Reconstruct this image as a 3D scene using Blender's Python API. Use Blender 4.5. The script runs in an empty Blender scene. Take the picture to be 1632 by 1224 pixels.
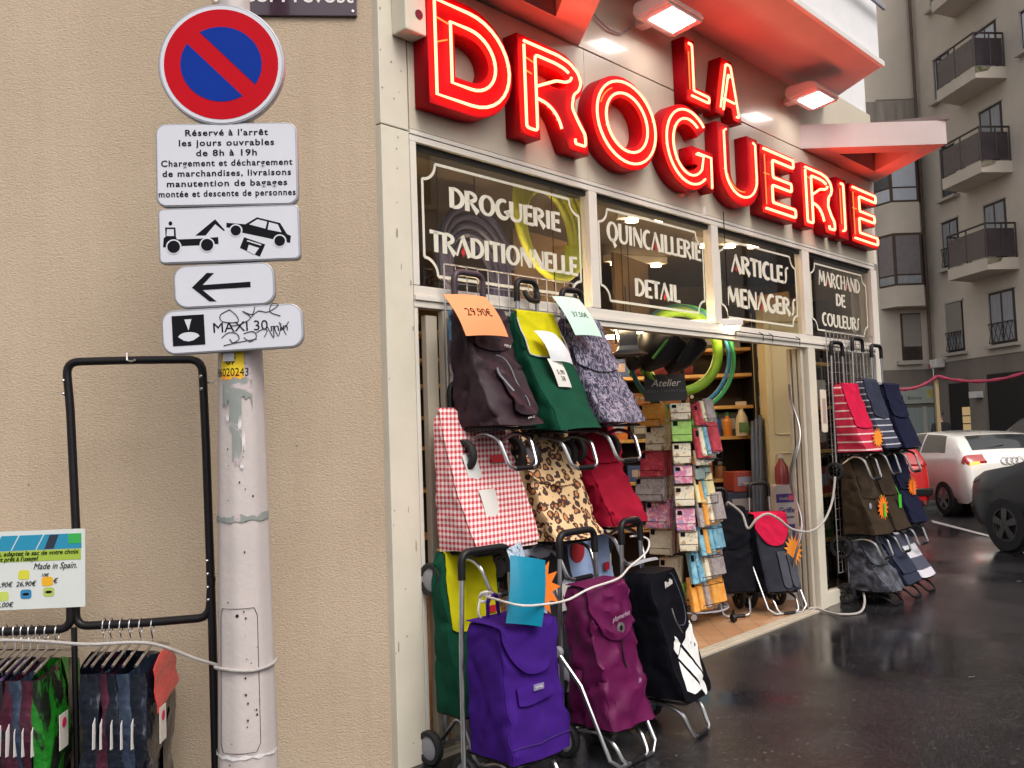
import bpy, bmesh, math, random
from mathutils import Vector, Matrix, noise
R = math.radians
sc = bpy.context.scene
COL = sc.collection
random.seed(7)

# ------------------------------------------------------------------ camera, world, sun, exposure
PITCH, ROLL, FPX, EYE = .055, -.0351, 1450.0, 1.45
def cam_axes():
    cp, sp, cr, sr = math.cos(PITCH), math.sin(PITCH), math.cos(ROLL), math.sin(ROLL)
    f = Vector((0, cp, sp)); u0 = Vector((0, -sp, cp)); r0 = Vector((1, 0, 0))
    return cr*r0 + sr*u0, -sr*r0 + cr*u0, f
CR, CU, CF = cam_axes()
cam = bpy.data.cameras.new('camera')
cam.sensor_width = 36; cam.lens = FPX/1632*36; cam.clip_start = .05; cam.clip_end = 400
camo = bpy.data.objects.new('camera', cam); COL.objects.link(camo)
m = Matrix((CR, CU, -CF)).transposed().to_4x4(); m.translation = (0, 0, EYE)
camo.matrix_world = m
sc.camera = camo

w = bpy.data.worlds.new('World'); sc.world = w; w.use_nodes = True
nt = w.node_tree; nt.nodes.clear()
SUN_EL, SUN_AZ = R(54), R(146)
sky = nt.nodes.new('ShaderNodeTexSky'); sky.sky_type = 'NISHITA'; sky.sun_disc = False
sky.sun_elevation = SUN_EL; sky.sun_rotation = SUN_AZ; sky.air_density = 1.0; sky.dust_density = 4; sky.ozone_density = 1
hs = nt.nodes.new('ShaderNodeHueSaturation'); hs.inputs['Saturation'].default_value = .22
bg = nt.nodes.new('ShaderNodeBackground'); bg.inputs[1].default_value = .14
wo = nt.nodes.new('ShaderNodeOutputWorld')
nt.links.new(sky.outputs[0], hs.inputs['Color']); wm = nt.nodes.new('ShaderNodeMixRGB'); wm.blend_type = 'MULTIPLY'; wm.inputs[0].default_value = 1; wm.inputs[2].default_value = (1, .955, .9, 1)
nt.links.new(hs.outputs[0], wm.inputs[1]); nt.links.new(wm.outputs[0], bg.inputs[0]); nt.links.new(bg.outputs[0], wo.inputs[0])
sun = bpy.data.lights.new('sun', 'SUN'); sun.energy = 1.0; sun.angle = R(30); sun.color = (1, .93, .86)
so = bpy.data.objects.new('sun', sun); COL.objects.link(so)
sd = Vector((math.sin(SUN_AZ)*math.cos(SUN_EL), math.cos(SUN_AZ)*math.cos(SUN_EL), math.sin(SUN_EL)))
so.rotation_euler = (-sd).to_track_quat('-Z', 'Y').to_euler(); so.location = (0, -4, 20)
sc.view_settings.view_transform = 'Standard'; sc.view_settings.look = 'None'
sc.view_settings.exposure = 0.66; sc.view_settings.gamma = 1
sc.cycles.use_denoising = True
sc.cycles.max_bounces = 8; sc.cycles.diffuse_bounces = 4; sc.cycles.glossy_bounces = 3; sc.cycles.transparent_max_bounces = 12
sc.cycles.sample_clamp_indirect = 6; sc.cycles.caustics_reflective = False; sc.cycles.caustics_refractive = False

# ------------------------------------------------------------------ measuring helpers (photo pixel -> point on a real plane)
def ray(px, py): return CR*((px-816)/FPX) - CU*((py-612)/FPX) + CF
def hit(px, py, P0, n):
    q = ray(px, py); o = Vector((0, 0, EYE)); n = Vector(n)
    return o + q*((Vector(P0)-o).dot(n)/q.dot(n))
def at(px, py, Y): return hit(px, py, (0, Y, 0), (0, 1, 0))
def gnd(px, py, z=0): return hit(px, py, (0, 0, z), (0, 0, 1))
F0 = Vector((-.4422, 4.1498, 0)); TH = math.pi/2-.7454; THW = math.pi/2-1.4755
DU = Vector((math.cos(TH), math.sin(TH), 0)); DV = Vector((-DU.y, DU.x, 0))       # along the shop front; into the shop
WU = Vector((math.cos(THW), math.sin(THW), 0)); WV = Vector((-WU.y, WU.x, 0))     # along the rendered side wall; into it
C0 = F0 + DU*-.1588
def F(u, v, z): return F0 + DU*u + DV*v + Vector((0, 0, z))
def Wl(s, v, z): return C0 + WU*s + WV*v + Vector((0, 0, z))
def fac(px, py, v=0):
    p = hit(px, py, F0+DV*v, DV); return ((p-F0).dot(DU), p.z)

# ------------------------------------------------------------------ materials
def node_mat(name):
    mt = bpy.data.materials.new(name); mt.use_nodes = True
    n = mt.node_tree; b = n.nodes['Principled BSDF']; return mt, n, b
def setin(b, k, v):
    if k in b.inputs: b.inputs[k].default_value = v
def c4(c): return (c[0], c[1], c[2], 1)
def mat(name, col, rough=.6, metal=0, var=0, vs=6, bump=0, bs=60, coat=0, emit=None, es=0, spec=.5, stretch=None, col2=None, sheen=0):
    mt, n, b = node_mat(name)
    b.inputs['Base Color'].default_value = c4(col); b.inputs['Roughness'].default_value = rough; b.inputs['Metallic'].default_value = metal
    setin(b, 'Specular IOR Level', spec); setin(b, 'Coat Weight', coat); setin(b, 'Sheen Weight', sheen)
    if emit: setin(b, 'Emission Color', c4(emit)); setin(b, 'Emission Strength', es)
    if var or bump or col2:
        tc = n.nodes.new('ShaderNodeTexCoord'); mp = n.nodes.new('ShaderNodeMapping')
        n.links.new(tc.outputs['Object'], mp.inputs[0])
        if stretch: mp.inputs['Scale'].default_value = stretch
    if var or col2:
        nz = n.nodes.new('ShaderNodeTexNoise'); nz.inputs['Scale'].default_value = vs; nz.inputs['Detail'].default_value = 6; nz.inputs['Roughness'].default_value = .65
        n.links.new(mp.outputs[0], nz.inputs['Vector'])
        rp = n.nodes.new('ShaderNodeValToRGB')
        a = col2 if col2 else tuple(max(0, x*(1-var)) for x in col); z = tuple(min(1, x*(1+var)) for x in col)
        rp.color_ramp.elements[0].position = .32; rp.color_ramp.elements[1].position = .68
        rp.color_ramp.elements[0].color = c4(a); rp.color_ramp.elements[1].color = c4(z)
        n.links.new(nz.outputs[0], rp.inputs[0]); n.links.new(rp.outputs[0], b.inputs['Base Color'])
    if bump:
        nb = n.nodes.new('ShaderNodeTexNoise'); nb.inputs['Scale'].default_value = bs; nb.inputs['Detail'].default_value = 4
        n.links.new(mp.outputs[0], nb.inputs['Vector'])
        bp = n.nodes.new('ShaderNodeBump'); bp.inputs['Strength'].default_value = bump; bp.inputs['Distance'].default_value = .01
        n.links.new(nb.outputs[0], bp.inputs['Height']); n.links.new(bp.outputs[0], b.inputs['Normal'])
    return mt
_mc = {}
def flat(col, rough=.6, name='paint', **k):
    key = (tuple(round(x, 3) for x in col), rough, name, tuple(sorted(k.items(), key=str)).__repr__())
    if key not in _mc: _mc[key] = mat(name, col, rough, **k)
    return _mc[key]
def emis(name, col, s):
    mt = bpy.data.materials.new(name); mt.use_nodes = True; n = mt.node_tree; n.nodes.clear()
    e = n.nodes.new('ShaderNodeEmission'); e.inputs[0].default_value = c4(col); e.inputs[1].default_value = s
    o = n.nodes.new('ShaderNodeOutputMaterial'); n.links.new(e.outputs[0], o.inputs[0]); return mt
def glass(name, tint=(.8, .82, .8), refl=1.0):
    mt = bpy.data.materials.new(name); mt.use_nodes = True; n = mt.node_tree; n.nodes.clear()
    t = n.nodes.new('ShaderNodeBsdfTransparent'); t.inputs[0].default_value = c4(tint)
    g = n.nodes.new('ShaderNodeBsdfGlossy'); g.inputs['Roughness'].default_value = .015; g.inputs[0].default_value = (refl, refl, refl, 1)
    lw = n.nodes.new('ShaderNodeLayerWeight'); lw.inputs[0].default_value = .5
    pw = n.nodes.new('ShaderNodeMath'); pw.operation = 'POWER'; pw.inputs[1].default_value = 4; n.links.new(lw.outputs['Facing'], pw.inputs[0])
    f = n.nodes.new('ShaderNodeMath'); f.operation = 'MULTIPLY_ADD'; f.inputs[1].default_value = .9; f.inputs[2].default_value = .1; n.links.new(pw.outputs[0], f.inputs[0])
    x = n.nodes.new('ShaderNodeMixShader'); o = n.nodes.new('ShaderNodeOutputMaterial')
    n.links.new(f.outputs[0], x.inputs[0]); n.links.new(t.outputs[0], x.inputs[1]); n.links.new(g.outputs[0], x.inputs[2]); n.links.new(x.outputs[0], o.inputs[0])
    return mt
def mathn(n, op, a, b=None):
    x = n.nodes.new('ShaderNodeMath'); x.operation = op
    for i, v in enumerate((a, b)):
        if v is None: continue
        if isinstance(v, (int, float)): x.inputs[i].default_value = v
        else: n.links.new(v, x.inputs[i])
    return x.outputs[0]
def coords(n):
    tc = n.nodes.new('ShaderNodeTexCoord'); s = n.nodes.new('ShaderNodeSeparateXYZ'); n.links.new(tc.outputs['Object'], s.inputs[0])
    return tc.outputs['Object'], s.outputs[0], s.outputs[1], s.outputs[2]
def ramp(n, fac_, stops, const=False):
    r = n.nodes.new('ShaderNodeValToRGB'); cr = r.color_ramp
    if const: cr.interpolation = 'CONSTANT'
    while len(cr.elements) < len(stops): cr.elements.new(.5)
    for e, (p, c) in zip(cr.elements, stops): e.position = p; e.color = c4(c)
    n.links.new(fac_, r.inputs[0]); return r.outputs[0]
def gingham(name, k, dark, mid, light):
    mt, n, b = node_mat(name); b.inputs['Roughness'].default_value = .75
    _, x, y, z = coords(n)
    a = mathn(n, 'GREATER_THAN', mathn(n, 'FRACT', mathn(n, 'MULTIPLY', mathn(n, 'SUBTRACT', x, y), k)), .5)
    c = mathn(n, 'GREATER_THAN', mathn(n, 'FRACT', mathn(n, 'MULTIPLY', z, k)), .5)
    f = mathn(n, 'MULTIPLY', mathn(n, 'ADD', a, c), .5)
    n.links.new(ramp(n, f, [(0, light), (.3, mid), (.8, dark)], True), b.inputs['Base Color']); return mt
def stripes(name, k, duty, c1, c2, axis='z'):
    mt, n, b = node_mat(name); b.inputs['Roughness'].default_value = .8
    _, x, y, z = coords(n)
    f = mathn(n, 'GREATER_THAN', mathn(n, 'FRACT', mathn(n, 'MULTIPLY', z if axis == 'z' else x, k)), duty)
    n.links.new(ramp(n, f, [(0, c1), (.5, c2)], True), b.inputs['Base Color']); return mt
def leopard(name):
    mt, n, b = node_mat(name); b.inputs['Roughness'].default_value = .7
    v, x, y, z = coords(n)
    nz = n.nodes.new('ShaderNodeTexNoise'); nz.inputs['Scale'].default_value = 26; n.links.new(v, nz.inputs['Vector'])
    mx = n.nodes.new('ShaderNodeVectorMath'); mx.operation = 'MULTIPLY_ADD'; mx.inputs[1].default_value = (.035, .035, .035)
    n.links.new(nz.outputs['Color'], mx.inputs[0]); n.links.new(v, mx.inputs[2])
    vo = n.nodes.new('ShaderNodeTexVoronoi'); vo.inputs['Scale'].default_value = 26; n.links.new(mx.outputs[0], vo.inputs['Vector'])
    n.links.new(ramp(n, vo.outputs['Distance'], [(0, (.5, .2, .07)), (.27, (.5, .2, .07)), (.31, (.05, .016, .012)), (.5, (.05, .016, .012)), (.55, (.7, .48, .26))]), b.inputs['Base Color'])
    return mt
def blotch(name, cols, scale=18, stretch=(1, 1, 1), rough=.8, dist=1.5, detail=3):
    mt, n, b = node_mat(name); b.inputs['Roughness'].default_value = rough
    v, x, y, z = coords(n)
    mp = n.nodes.new('ShaderNodeMapping'); mp.inputs['Scale'].default_value = stretch; n.links.new(v, mp.inputs[0])
    nz = n.nodes.new('ShaderNodeTexNoise'); nz.inputs['Scale'].default_value = scale; nz.inputs['Detail'].default_value = detail; nz.inputs['Distortion'].default_value = dist
    n.links.new(mp.outputs[0], nz.inputs['Vector'])
    n.links.new(ramp(n, nz.outputs[0], cols), b.inputs['Base Color']); return mt

def stucco_mat():
    mt, n, b = node_mat('beige render'); b.inputs['Roughness'].default_value = .92; setin(b, 'Specular IOR Level', .2)
    v, x, y, z = coords(n)
    mp = n.nodes.new('ShaderNodeMapping'); mp.inputs['Scale'].default_value = (1, 1, 1.9); n.links.new(v, mp.inputs[0])
    n1 = n.nodes.new('ShaderNodeTexNoise'); n1.inputs['Scale'].default_value = 85; n1.inputs['Detail'].default_value = 5; n1.inputs['Distortion'].default_value = .5
    n.links.new(mp.outputs[0], n1.inputs['Vector'])
    n2 = n.nodes.new('ShaderNodeTexNoise'); n2.inputs['Scale'].default_value = 1.3; n2.inputs['Detail'].default_value = 5; n.links.new(v, n2.inputs['Vector'])
    n3 = n.nodes.new('ShaderNodeTexVoronoi'); n3.inputs['Scale'].default_value = 5.5; n.links.new(v, n3.inputs['Vector'])
    base = ramp(n, n2.outputs[0], [(.3, (.485, .385, .285)), (.7, (.545, .443, .335))])
    sp = ramp(n, n3.outputs['Distance'], [(.012, (.35, .3, .25)), (.03, (1, 1, 1))])
    gr = ramp(n, n1.outputs[0], [(.35, (.92, .92, .92)), (.65, (1, 1, 1))])
    m1 = n.nodes.new('ShaderNodeMixRGB'); m1.blend_type = 'MULTIPLY'; m1.inputs[0].default_value = 1; n.links.new(base, m1.inputs[1]); n.links.new(sp, m1.inputs[2])
    m2 = n.nodes.new('ShaderNodeMixRGB'); m2.blend_type = 'MULTIPLY'; m2.inputs[0].default_value = 1; n.links.new(m1.outputs[0], m2.inputs[1]); n.links.new(gr, m2.inputs[2])
    mp4 = n.nodes.new('ShaderNodeMapping'); mp4.inputs['Scale'].default_value = (3.2, 3.2, .22); n.links.new(v, mp4.inputs[0])
    n4 = n.nodes.new('ShaderNodeTexNoise'); n4.inputs['Scale'].default_value = 1.6; n4.inputs['Detail'].default_value = 6; n4.inputs['Roughness'].default_value = .7; n.links.new(mp4.outputs[0], n4.inputs['Vector'])
    m3 = n.nodes.new('ShaderNodeMixRGB'); m3.blend_type = 'MULTIPLY'; m3.inputs[0].default_value = 1; n.links.new(m2.outputs[0], m3.inputs[1]); n.links.new(ramp(n, n4.outputs[0], [(.36, (.94, .935, .93)), (.58, (1, 1, 1))]), m3.inputs[2])
    n.links.new(m3.outputs[0], b.inputs['Base Color'])
    bp = n.nodes.new('ShaderNodeBump'); bp.inputs['Strength'].default_value = .45; bp.inputs['Distance'].default_value = .01
    n.links.new(n1.outputs[0], bp.inputs['Height']); n.links.new(bp.outputs[0], b.inputs['Normal']); return mt
def asphalt_mat():
    mt, n, b = node_mat('wet asphalt')
    v, x, y, z = coords(n)
    n1 = n.nodes.new('ShaderNodeTexNoise'); n1.inputs['Scale'].default_value = 130; n1.inputs['Detail'].default_value = 3; n.links.new(v, n1.inputs['Vector'])
    n2 = n.nodes.new('ShaderNodeTexNoise'); n2.inputs['Scale'].default_value = .55; n2.inputs['Detail'].default_value = 5; n2.inputs['Distortion'].default_value = .6; n.links.new(v, n2.inputs['Vector'])
    n3 = n.nodes.new('ShaderNodeTexNoise'); n3.inputs['Scale'].default_value = 2.2; n3.inputs['Detail'].default_value = 6; n.links.new(v, n3.inputs['Vector'])
    vo = n.nodes.new('ShaderNodeTexVoronoi'); vo.inputs['Scale'].default_value = 95; n.links.new(v, vo.inputs['Vector'])
    grain = ramp(n, vo.outputs['Color'], [(.0, (.009, .0095, .012)), (.6, (.019, .0195, .0235)), (.9, (.046, .046, .052)), (1, (.12, .118, .125))])
    blot = ramp(n, n3.outputs[0], [(.3, (.55, .53, .53)), (.7, (1.2, 1.15, 1.1))])
    m1 = n.nodes.new('ShaderNodeMixRGB'); m1.blend_type = 'MULTIPLY'; m1.inputs[0].default_value = 1; n.links.new(grain, m1.inputs[1]); n.links.new(blot, m1.inputs[2])
    n.links.new(m1.outputs[0], b.inputs['Base Color'])
    ro = ramp(n, n2.outputs[0], [(.38, (.27, .27, .27)), (.6, (.05, .05, .05))])
    n.links.new(ro, b.inputs['Roughness'])
    st = ramp(n, n2.outputs[0], [(.4, (.42, .42, .42)), (.62, (.05, .05, .05))])
    bp = n.nodes.new('ShaderNodeBump'); bp.inputs['Distance'].default_value = .006
    n.links.new(st, bp.inputs['Strength']); n.links.new(n1.outputs[0], bp.inputs['Height']); n.links.new(bp.outputs[0], b.inputs['Normal']); return mt
def tiles_mat(name, k, c1, c2, grout):
    mt, n, b = node_mat(name); b.inputs['Roughness'].default_value = .35
    v, x, y, z = coords(n)
    br = n.nodes.new('ShaderNodeTexBrick'); br.inputs['Scale'].default_value = k; br.offset = 0; br.inputs['Row Height'].default_value = .5; br.inputs['Brick Width'].default_value = .5
    br.inputs['Mortar Size'].default_value = .01; br.inputs['Color1'].default_value = c4(c1); br.inputs['Color2'].default_value = c4(c2); br.inputs['Mortar'].default_value = c4(grout)
    n.links.new(v, br.inputs['Vector']); n.links.new(br.outputs[0], b.inputs['Base Color']); return mt

M = dict(
 stucco=stucco_mat(), asphalt=asphalt_mat(),
 cream=mat('cream enamel panel', (.62, .56, .455), .32, var=.05, vs=2.2, coat=.25),
 pil=mat('cream painted pilaster', (.66, .62, .52), .45, var=.06, vs=3),
 alu=mat('white lacquered aluminium', (.7, .67, .61), .4, var=.05, vs=3),
 stile=mat('greyish beige door stile', (.47, .42, .34), .5, var=.08, vs=4),
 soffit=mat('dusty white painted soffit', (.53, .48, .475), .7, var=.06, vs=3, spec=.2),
 upper=mat('white rendered upper wall', (.74, .74, .77), .8, var=.03),
 dark=mat('dark void', (.015, .013, .013), .8, var=.1),
 zinc=mat('brown zinc flashing', (.13, .1, .1), .5, var=.1),
 red=mat('red enamelled letter box', (.34, .003, .01), .5, var=.06, spec=.12),
 neon=emis('lit neon tube', (1, .07, .033), 14),
 neon2=emis('faint neon return tube', (1, .12, .03), 2.2),
 lampface=emis('lit floodlight glass', (1, .9, .84), 15),
 white=mat('white plastic', (.72, .7, .68), .45, var=.04),
 black=mat('black plastic', (.008, .008, .01), .45, var=.15, vs=20, spec=.3),
 rubber=mat('black rubber tyre', (.01, .01, .012), .75, bump=.3, bs=180),
 blackmetal=mat('black powder coated tube', (.007, .006, .008), .4, bump=.15, bs=40, spec=.3),
 steel=mat('brushed silver tube', (.5, .51, .53), .3, 1, var=.1, vs=30),
 chrome=mat('chrome wire', (.62, .62, .64), .22, 1, var=.1, vs=20),
 wire=mat('zinc grid wire', (.4, .39, .4), .45, .7, var=.15, vs=30),
 hub=mat('grey wheel cap', (.27, .27, .31), .5, var=.05),
 glass=glass('shop window glass', (.74, .74, .7)),
 letter=mat('ivory sign paint', (.68, .67, .57), .6, var=.05, vs=30),
 diam=mat('red sign paint', (.5, .02, .03), .6, var=.1),
 signface=mat('pale grey sign face', (.6, .62, .7), .35, var=.03, vs=4, coat=.2),
 signedge=mat('grey sign rim', (.36, .37, .41), .4, .4, var=.1),
 ink=mat('black sign ink', (.007, .007, .01), .7, var=.1, spec=.1),
 signred=mat('sign red', (.48, .003, .012), .6, var=.04, spec=.1),
 signblue=mat('sign blue', (.002, .03, .28), .6, var=.04, spec=.1),
 rope=mat('white rope', (.66, .64, .62), .7, bump=.5, bs=250),
 greyrope=mat('grey rope', (.4, .38, .37), .7, bump=.5, bs=250),
 wood=mat('yellow pine shelf', (.56, .33, .11), .55, var=.15, vs=5, stretch=(1, 6, 6)),
 panel=mat('cream panelling', (.62, .55, .36), .5, var=.05, vs=3),
)

# ------------------------------------------------------------------ object helpers
def tag(o, label=None, cat=None, group=None, kind=None):
    if label: o['label'] = label
    if cat: o['category'] = cat
    if group: o['group'] = group
    if kind: o['kind'] = kind
    return o
def thing(name, label, cat, loc=(0, 0, 0), rz=0, group=None):
    o = bpy.data.objects.new(name, None); COL.objects.link(o); o.empty_display_size = .05
    o.location = loc; o.rotation_euler = (0, 0, rz); return tag(o, label, cat, group)
class MB:
    def __init__(s): s.bm = bmesh.new()
    def face(s, pts):
        try: return s.bm.faces.new([s.bm.verts.new(p) for p in pts])
        except ValueError: return None
    def box(s, a, b, bev=0):
        x0, y0, z0 = (min(a[i], b[i]) for i in range(3)); x1, y1, z1 = (max(a[i], b[i]) for i in range(3))
        v = [s.bm.verts.new(p) for p in ((x0, y0, z0), (x1, y0, z0), (x1, y1, z0), (x0, y1, z0), (x0, y0, z1), (x1, y0, z1), (x1, y1, z1), (x0, y1, z1))]
        fs = [s.bm.faces.new([v[i] for i in q]) for q in ((0, 3, 2, 1), (4, 5, 6, 7), (0, 1, 5, 4), (1, 2, 6, 5), (2, 3, 7, 6), (3, 0, 4, 7))]
        if bev: bmesh.ops.bevel(s.bm, geom=list({e for f in fs for e in f.edges}), offset=bev, segments=2, affect='EDGES', profile=.6)
        return s
    def prism(s, loop, axis_vec):
        a = [s.bm.verts.new(p) for p in loop]; ax = Vector(axis_vec); b = [s.bm.verts.new(Vector(p)+ax) for p in loop]
        s.bm.faces.new(a); s.bm.faces.new(b[::-1])
        for i in range(len(a)): s.bm.faces.new((a[i], b[i], b[(i+1) % len(a)], a[(i+1) % len(a)]))
        return s
    def tube(s, pts, r, n=8, closed=False, caps=True):
        pts = [Vector(p) for p in pts]; k = len(pts); rings = []; rr = r if isinstance(r, (list, tuple)) else [r]*k
        up = None
        for i, p in enumerate(pts):
            a = pts[(i-1) % k] if (closed or i > 0) else p; c = pts[(i+1) % k] if (closed or i < k-1) else p
            t = (c-a).normalized()
            if up is None or abs(up.dot(t)) > .98: up = Vector((0, 0, 1)) if abs(t.z) < .9 else Vector((1, 0, 0))
            x = up.cross(t).normalized(); y = t.cross(x); up = y
            rings.append([s.bm.verts.new(p + (x*math.cos(q)+y*math.sin(q))*rr[i]) for q in (2*math.pi*j/n for j in range(n))])
        for i in range(k if closed else k-1):
            A, B = rings[i], rings[(i+1) % k]
            for j in range(n): s.bm.faces.new((A[j], A[(j+1) % n], B[(j+1) % n], B[j]))
        if caps and not closed: s.bm.faces.new(rings[0][::-1]); s.bm.faces.new(rings[-1])
        return s
    def lathe(s, prof, axis=(0, 0, 1), origin=(0, 0, 0), n=24, a0=0, a1=2*math.pi):
        ax = Vector(axis).normalized(); x = ax.orthogonal().normalized(); y = ax.cross(x); o = Vector(origin); rings = []
        full = abs(a1-a0-2*math.pi) < 1e-6; nn = n if full else n+1
        for (r, h) in prof: rings.append([s.bm.verts.new(o + ax*h + (x*math.cos(a)+y*math.sin(a))*max(r, 1e-4)) for a in (a0+(a1-a0)*j/n for j in range(nn))])
        for A, B in zip(rings, rings[1:]):
            for j in range(n): s.bm.faces.new((A[j], A[(j+1) % nn], B[(j+1) % nn], B[j]))
        return s
    def grid(s, fn, nu, nv, thick=None):
        g = [[s.bm.verts.new(fn(i/nu, j/nv)) for j in range(nv+1)] for i in range(nu+1)]; fs = []
        for i in range(nu):
            for j in range(nv): fs.append(s.bm.faces.new((g[i][j], g[i+1][j], g[i+1][j+1], g[i][j+1])))
        if thick:
            s.bm.normal_update(); bmesh.ops.solidify(s.bm, geom=fs, thickness=thick)
        return s
    def build(s, name, material, parent=None, smooth=False, mats=None):
        bmesh.ops.recalc_face_normals(s.bm, faces=s.bm.faces[:])
        me = bpy.data.meshes.new(name); s.bm.to_mesh(me); s.bm.free()
        for mm in (mats or [material]): me.materials.append(mm)
        if smooth:
            me.polygons.foreach_set('use_smooth', [True]*len(me.polygons))
            try: me.set_sharp_from_angle(angle=R(38))
            except Exception: pass
        o = bpy.data.objects.new(name, me); COL.objects.link(o)
        if parent: o.parent = parent
        return o
def rring(w, h, r, n=6):
    r = min(r, w/2-1e-4, h/2-1e-4); out = []
    for cx, cy, a in ((w/2-r, h/2-r, 0), (-w/2+r, h/2-r, 90), (-w/2+r, -h/2+r, 180), (w/2-r, -h/2+r, 270)):
        for i in range(n+1):
            t = R(a+90*i/n); out.append((cx+r*math.cos(t), cy+r*math.sin(t)))
    return out
def ell(cx, cy, rx, ry, a0=0, a1=360, n=24):
    full = abs(a1-a0) >= 360
    return [(cx+rx*math.cos(R(a0+(a1-a0)*i/n)), cy+ry*math.sin(R(a0+(a1-a0)*i/n))) for i in range(n if full else n+1)]
def fillet(pts, r, n=5, closed=False):
    out = []; k = len(pts); pts = [Vector(p) for p in pts]
    for i, p in enumerate(pts):
        if not closed and i in (0, k-1): out.append(p); continue
        a = pts[i-1]-p; c = pts[(i+1) % k]-p; d = min(r, a.length*.49, c.length*.49)
        A = p+a.normalized()*d; B = p+c.normalized()*d
        for j in range(n+1):
            t = j/n; out.append(A.lerp(p, t).lerp(p.lerp(B, t), t))
    return out
def shape(name, loops, depth, material, parent=None, loc=(0, 0, 0), rz=0, bev=0, mapping=None):
    """2-D loops (holes allowed) in the x-z plane, extruded from y=0 to y=-depth (towards the viewer of the front)."""
    cu = bpy.data.curves.new(name, 'CURVE'); cu.dimensions = '2D'; cu.fill_mode = 'BOTH'; cu.extrude = depth/2; cu.bevel_depth = bev; cu.bevel_resolution = 1
    for lp in loops:
        sp = cu.splines.new('POLY'); sp.points.add(len(lp)-1); sp.use_cyclic_u = True
        for q, pt in zip(lp, sp.points): pt.co = (q[0], q[1], 0, 1)
    return curve_mesh(name, cu, material, parent, loc, rz, depth, mapping)
def curve_mesh(name, cu, material, parent, loc, rz, depth, mapping=None):
    t = bpy.data.objects.new('tmp', cu); COL.objects.link(t)
    dg = bpy.context.evaluated_depsgraph_get(); me = bpy.data.meshes.new_from_object(t.evaluated_get(dg)); me.name = name
    bpy.data.objects.remove(t); bpy.data.curves.remove(cu)
    for v in me.vertices:
        x, y, z = v.co; p = Vector((x, -z-depth/2, y))
        v.co = mapping(p) if mapping else p
    me.materials.clear(); me.materials.append(material); me.update()
    o = bpy.data.objects.new(name, me); COL.objects.link(o); o.location = loc; o.rotation_euler = (0, 0, rz)
    if parent: o.parent = parent
    return o
def text(name, s, size, material, parent=None, loc=(0, 0, 0), rz=0, ext=.0012, align='CENTER', bold=0, xs=1, spacing=1, line=1, tilt=0, mapping=None, shear=0):
    cu = bpy.data.curves.new(name, 'FONT'); cu.body = s; cu.size = size; cu.extrude = ext/2; cu.align_x = align; cu.offset = bold; cu.space_character = spacing; cu.space_line = line
    cu.shear = shear; cu.resolution_u = 3
    ct, st = math.cos(tilt), math.sin(tilt)
    def mp(p):
        q = Vector((p.x*xs, p.y, p.z)); q = Vector((q.x*ct-q.z*st, q.y, q.x*st+q.z*ct)); return mapping(q) if mapping else q
    return curve_mesh(name, cu, material, parent, loc, rz, ext, mp)
def ribbon_loops(strokes):
    loops = []
    for pts, wd in strokes:
        k = len(pts); L = []; Rr = []
        for i, p in enumerate(pts):
            a = Vector(pts[max(0, i-1)]); c = Vector(pts[min(k-1, i+1)]); t = (c-a).normalized(); nn = Vector((-t.y, t.x))
            f = i/(k-1); ww = (wd[0]*(1-f)+wd[-1]*f) if len(wd) == 2 else (wd[0]*(1-2*f)+wd[1]*2*f if f < .5 else wd[1]*(2-2*f)+wd[2]*(2*f-1))
            q = Vector(p); L.append(tuple(q+nn*ww/2)); Rr.append(tuple(q-nn*ww/2))
        loops.append(L+Rr[::-1])
    return loops
def strokes_obj(name, strokes, material, parent, y=0, th=.0015):
    b = MB()
    for lp in ribbon_loops(strokes):
        k = len(lp)//2
        for i in range(k-1):
            q = [lp[i], lp[i+1], lp[2*k-2-i], lp[2*k-1-i]]
            b.prism([(a[0], y, a[1]) for a in q], (0, -th, 0))
    return b.build(name, material, parent)
def copy_thing(o, loc=None, rz=None, label=None):
    c = o.copy(); COL.objects.link(c)
    if loc is not None: c.location = loc
    if rz is not None: c.rotation_euler = (0, 0, rz)
    if label: c['label'] = label
    for ch in list(o.children):
        d = ch.copy(); COL.objects.link(d); d.parent = c
        for g in list(ch.children):
            e = g.copy(); COL.objects.link(e); e.parent = d
    return c
def chain(p0, p1, sag, n=24, wob=0):
    p0, p1 = Vector(p0), Vector(p1)
    return [p0.lerp(p1, i/n) - Vector((0, 0, sag*4*(i/n)*(1-i/n))) + Vector((wob*math.sin(i*2.1), wob*math.cos(i*1.7), 0)) for i in range(n+1)]
def smooth_path(pts, n=8):
    pts = [Vector(p) for p in pts]; out = []
    for i in range(len(pts)-1):
        p0 = pts[max(0, i-1)]; p1 = pts[i]; p2 = pts[i+1]; p3 = pts[min(len(pts)-1, i+2)]
        for j in range(n):
            t = j/n; out.append(.5*((2*p1)+(p2-p0)*t+(2*p0-5*p1+4*p2-p3)*t*t+(3*p1-p0-3*p2+p3)*t**3))
    return out+[pts[-1]]
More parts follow.
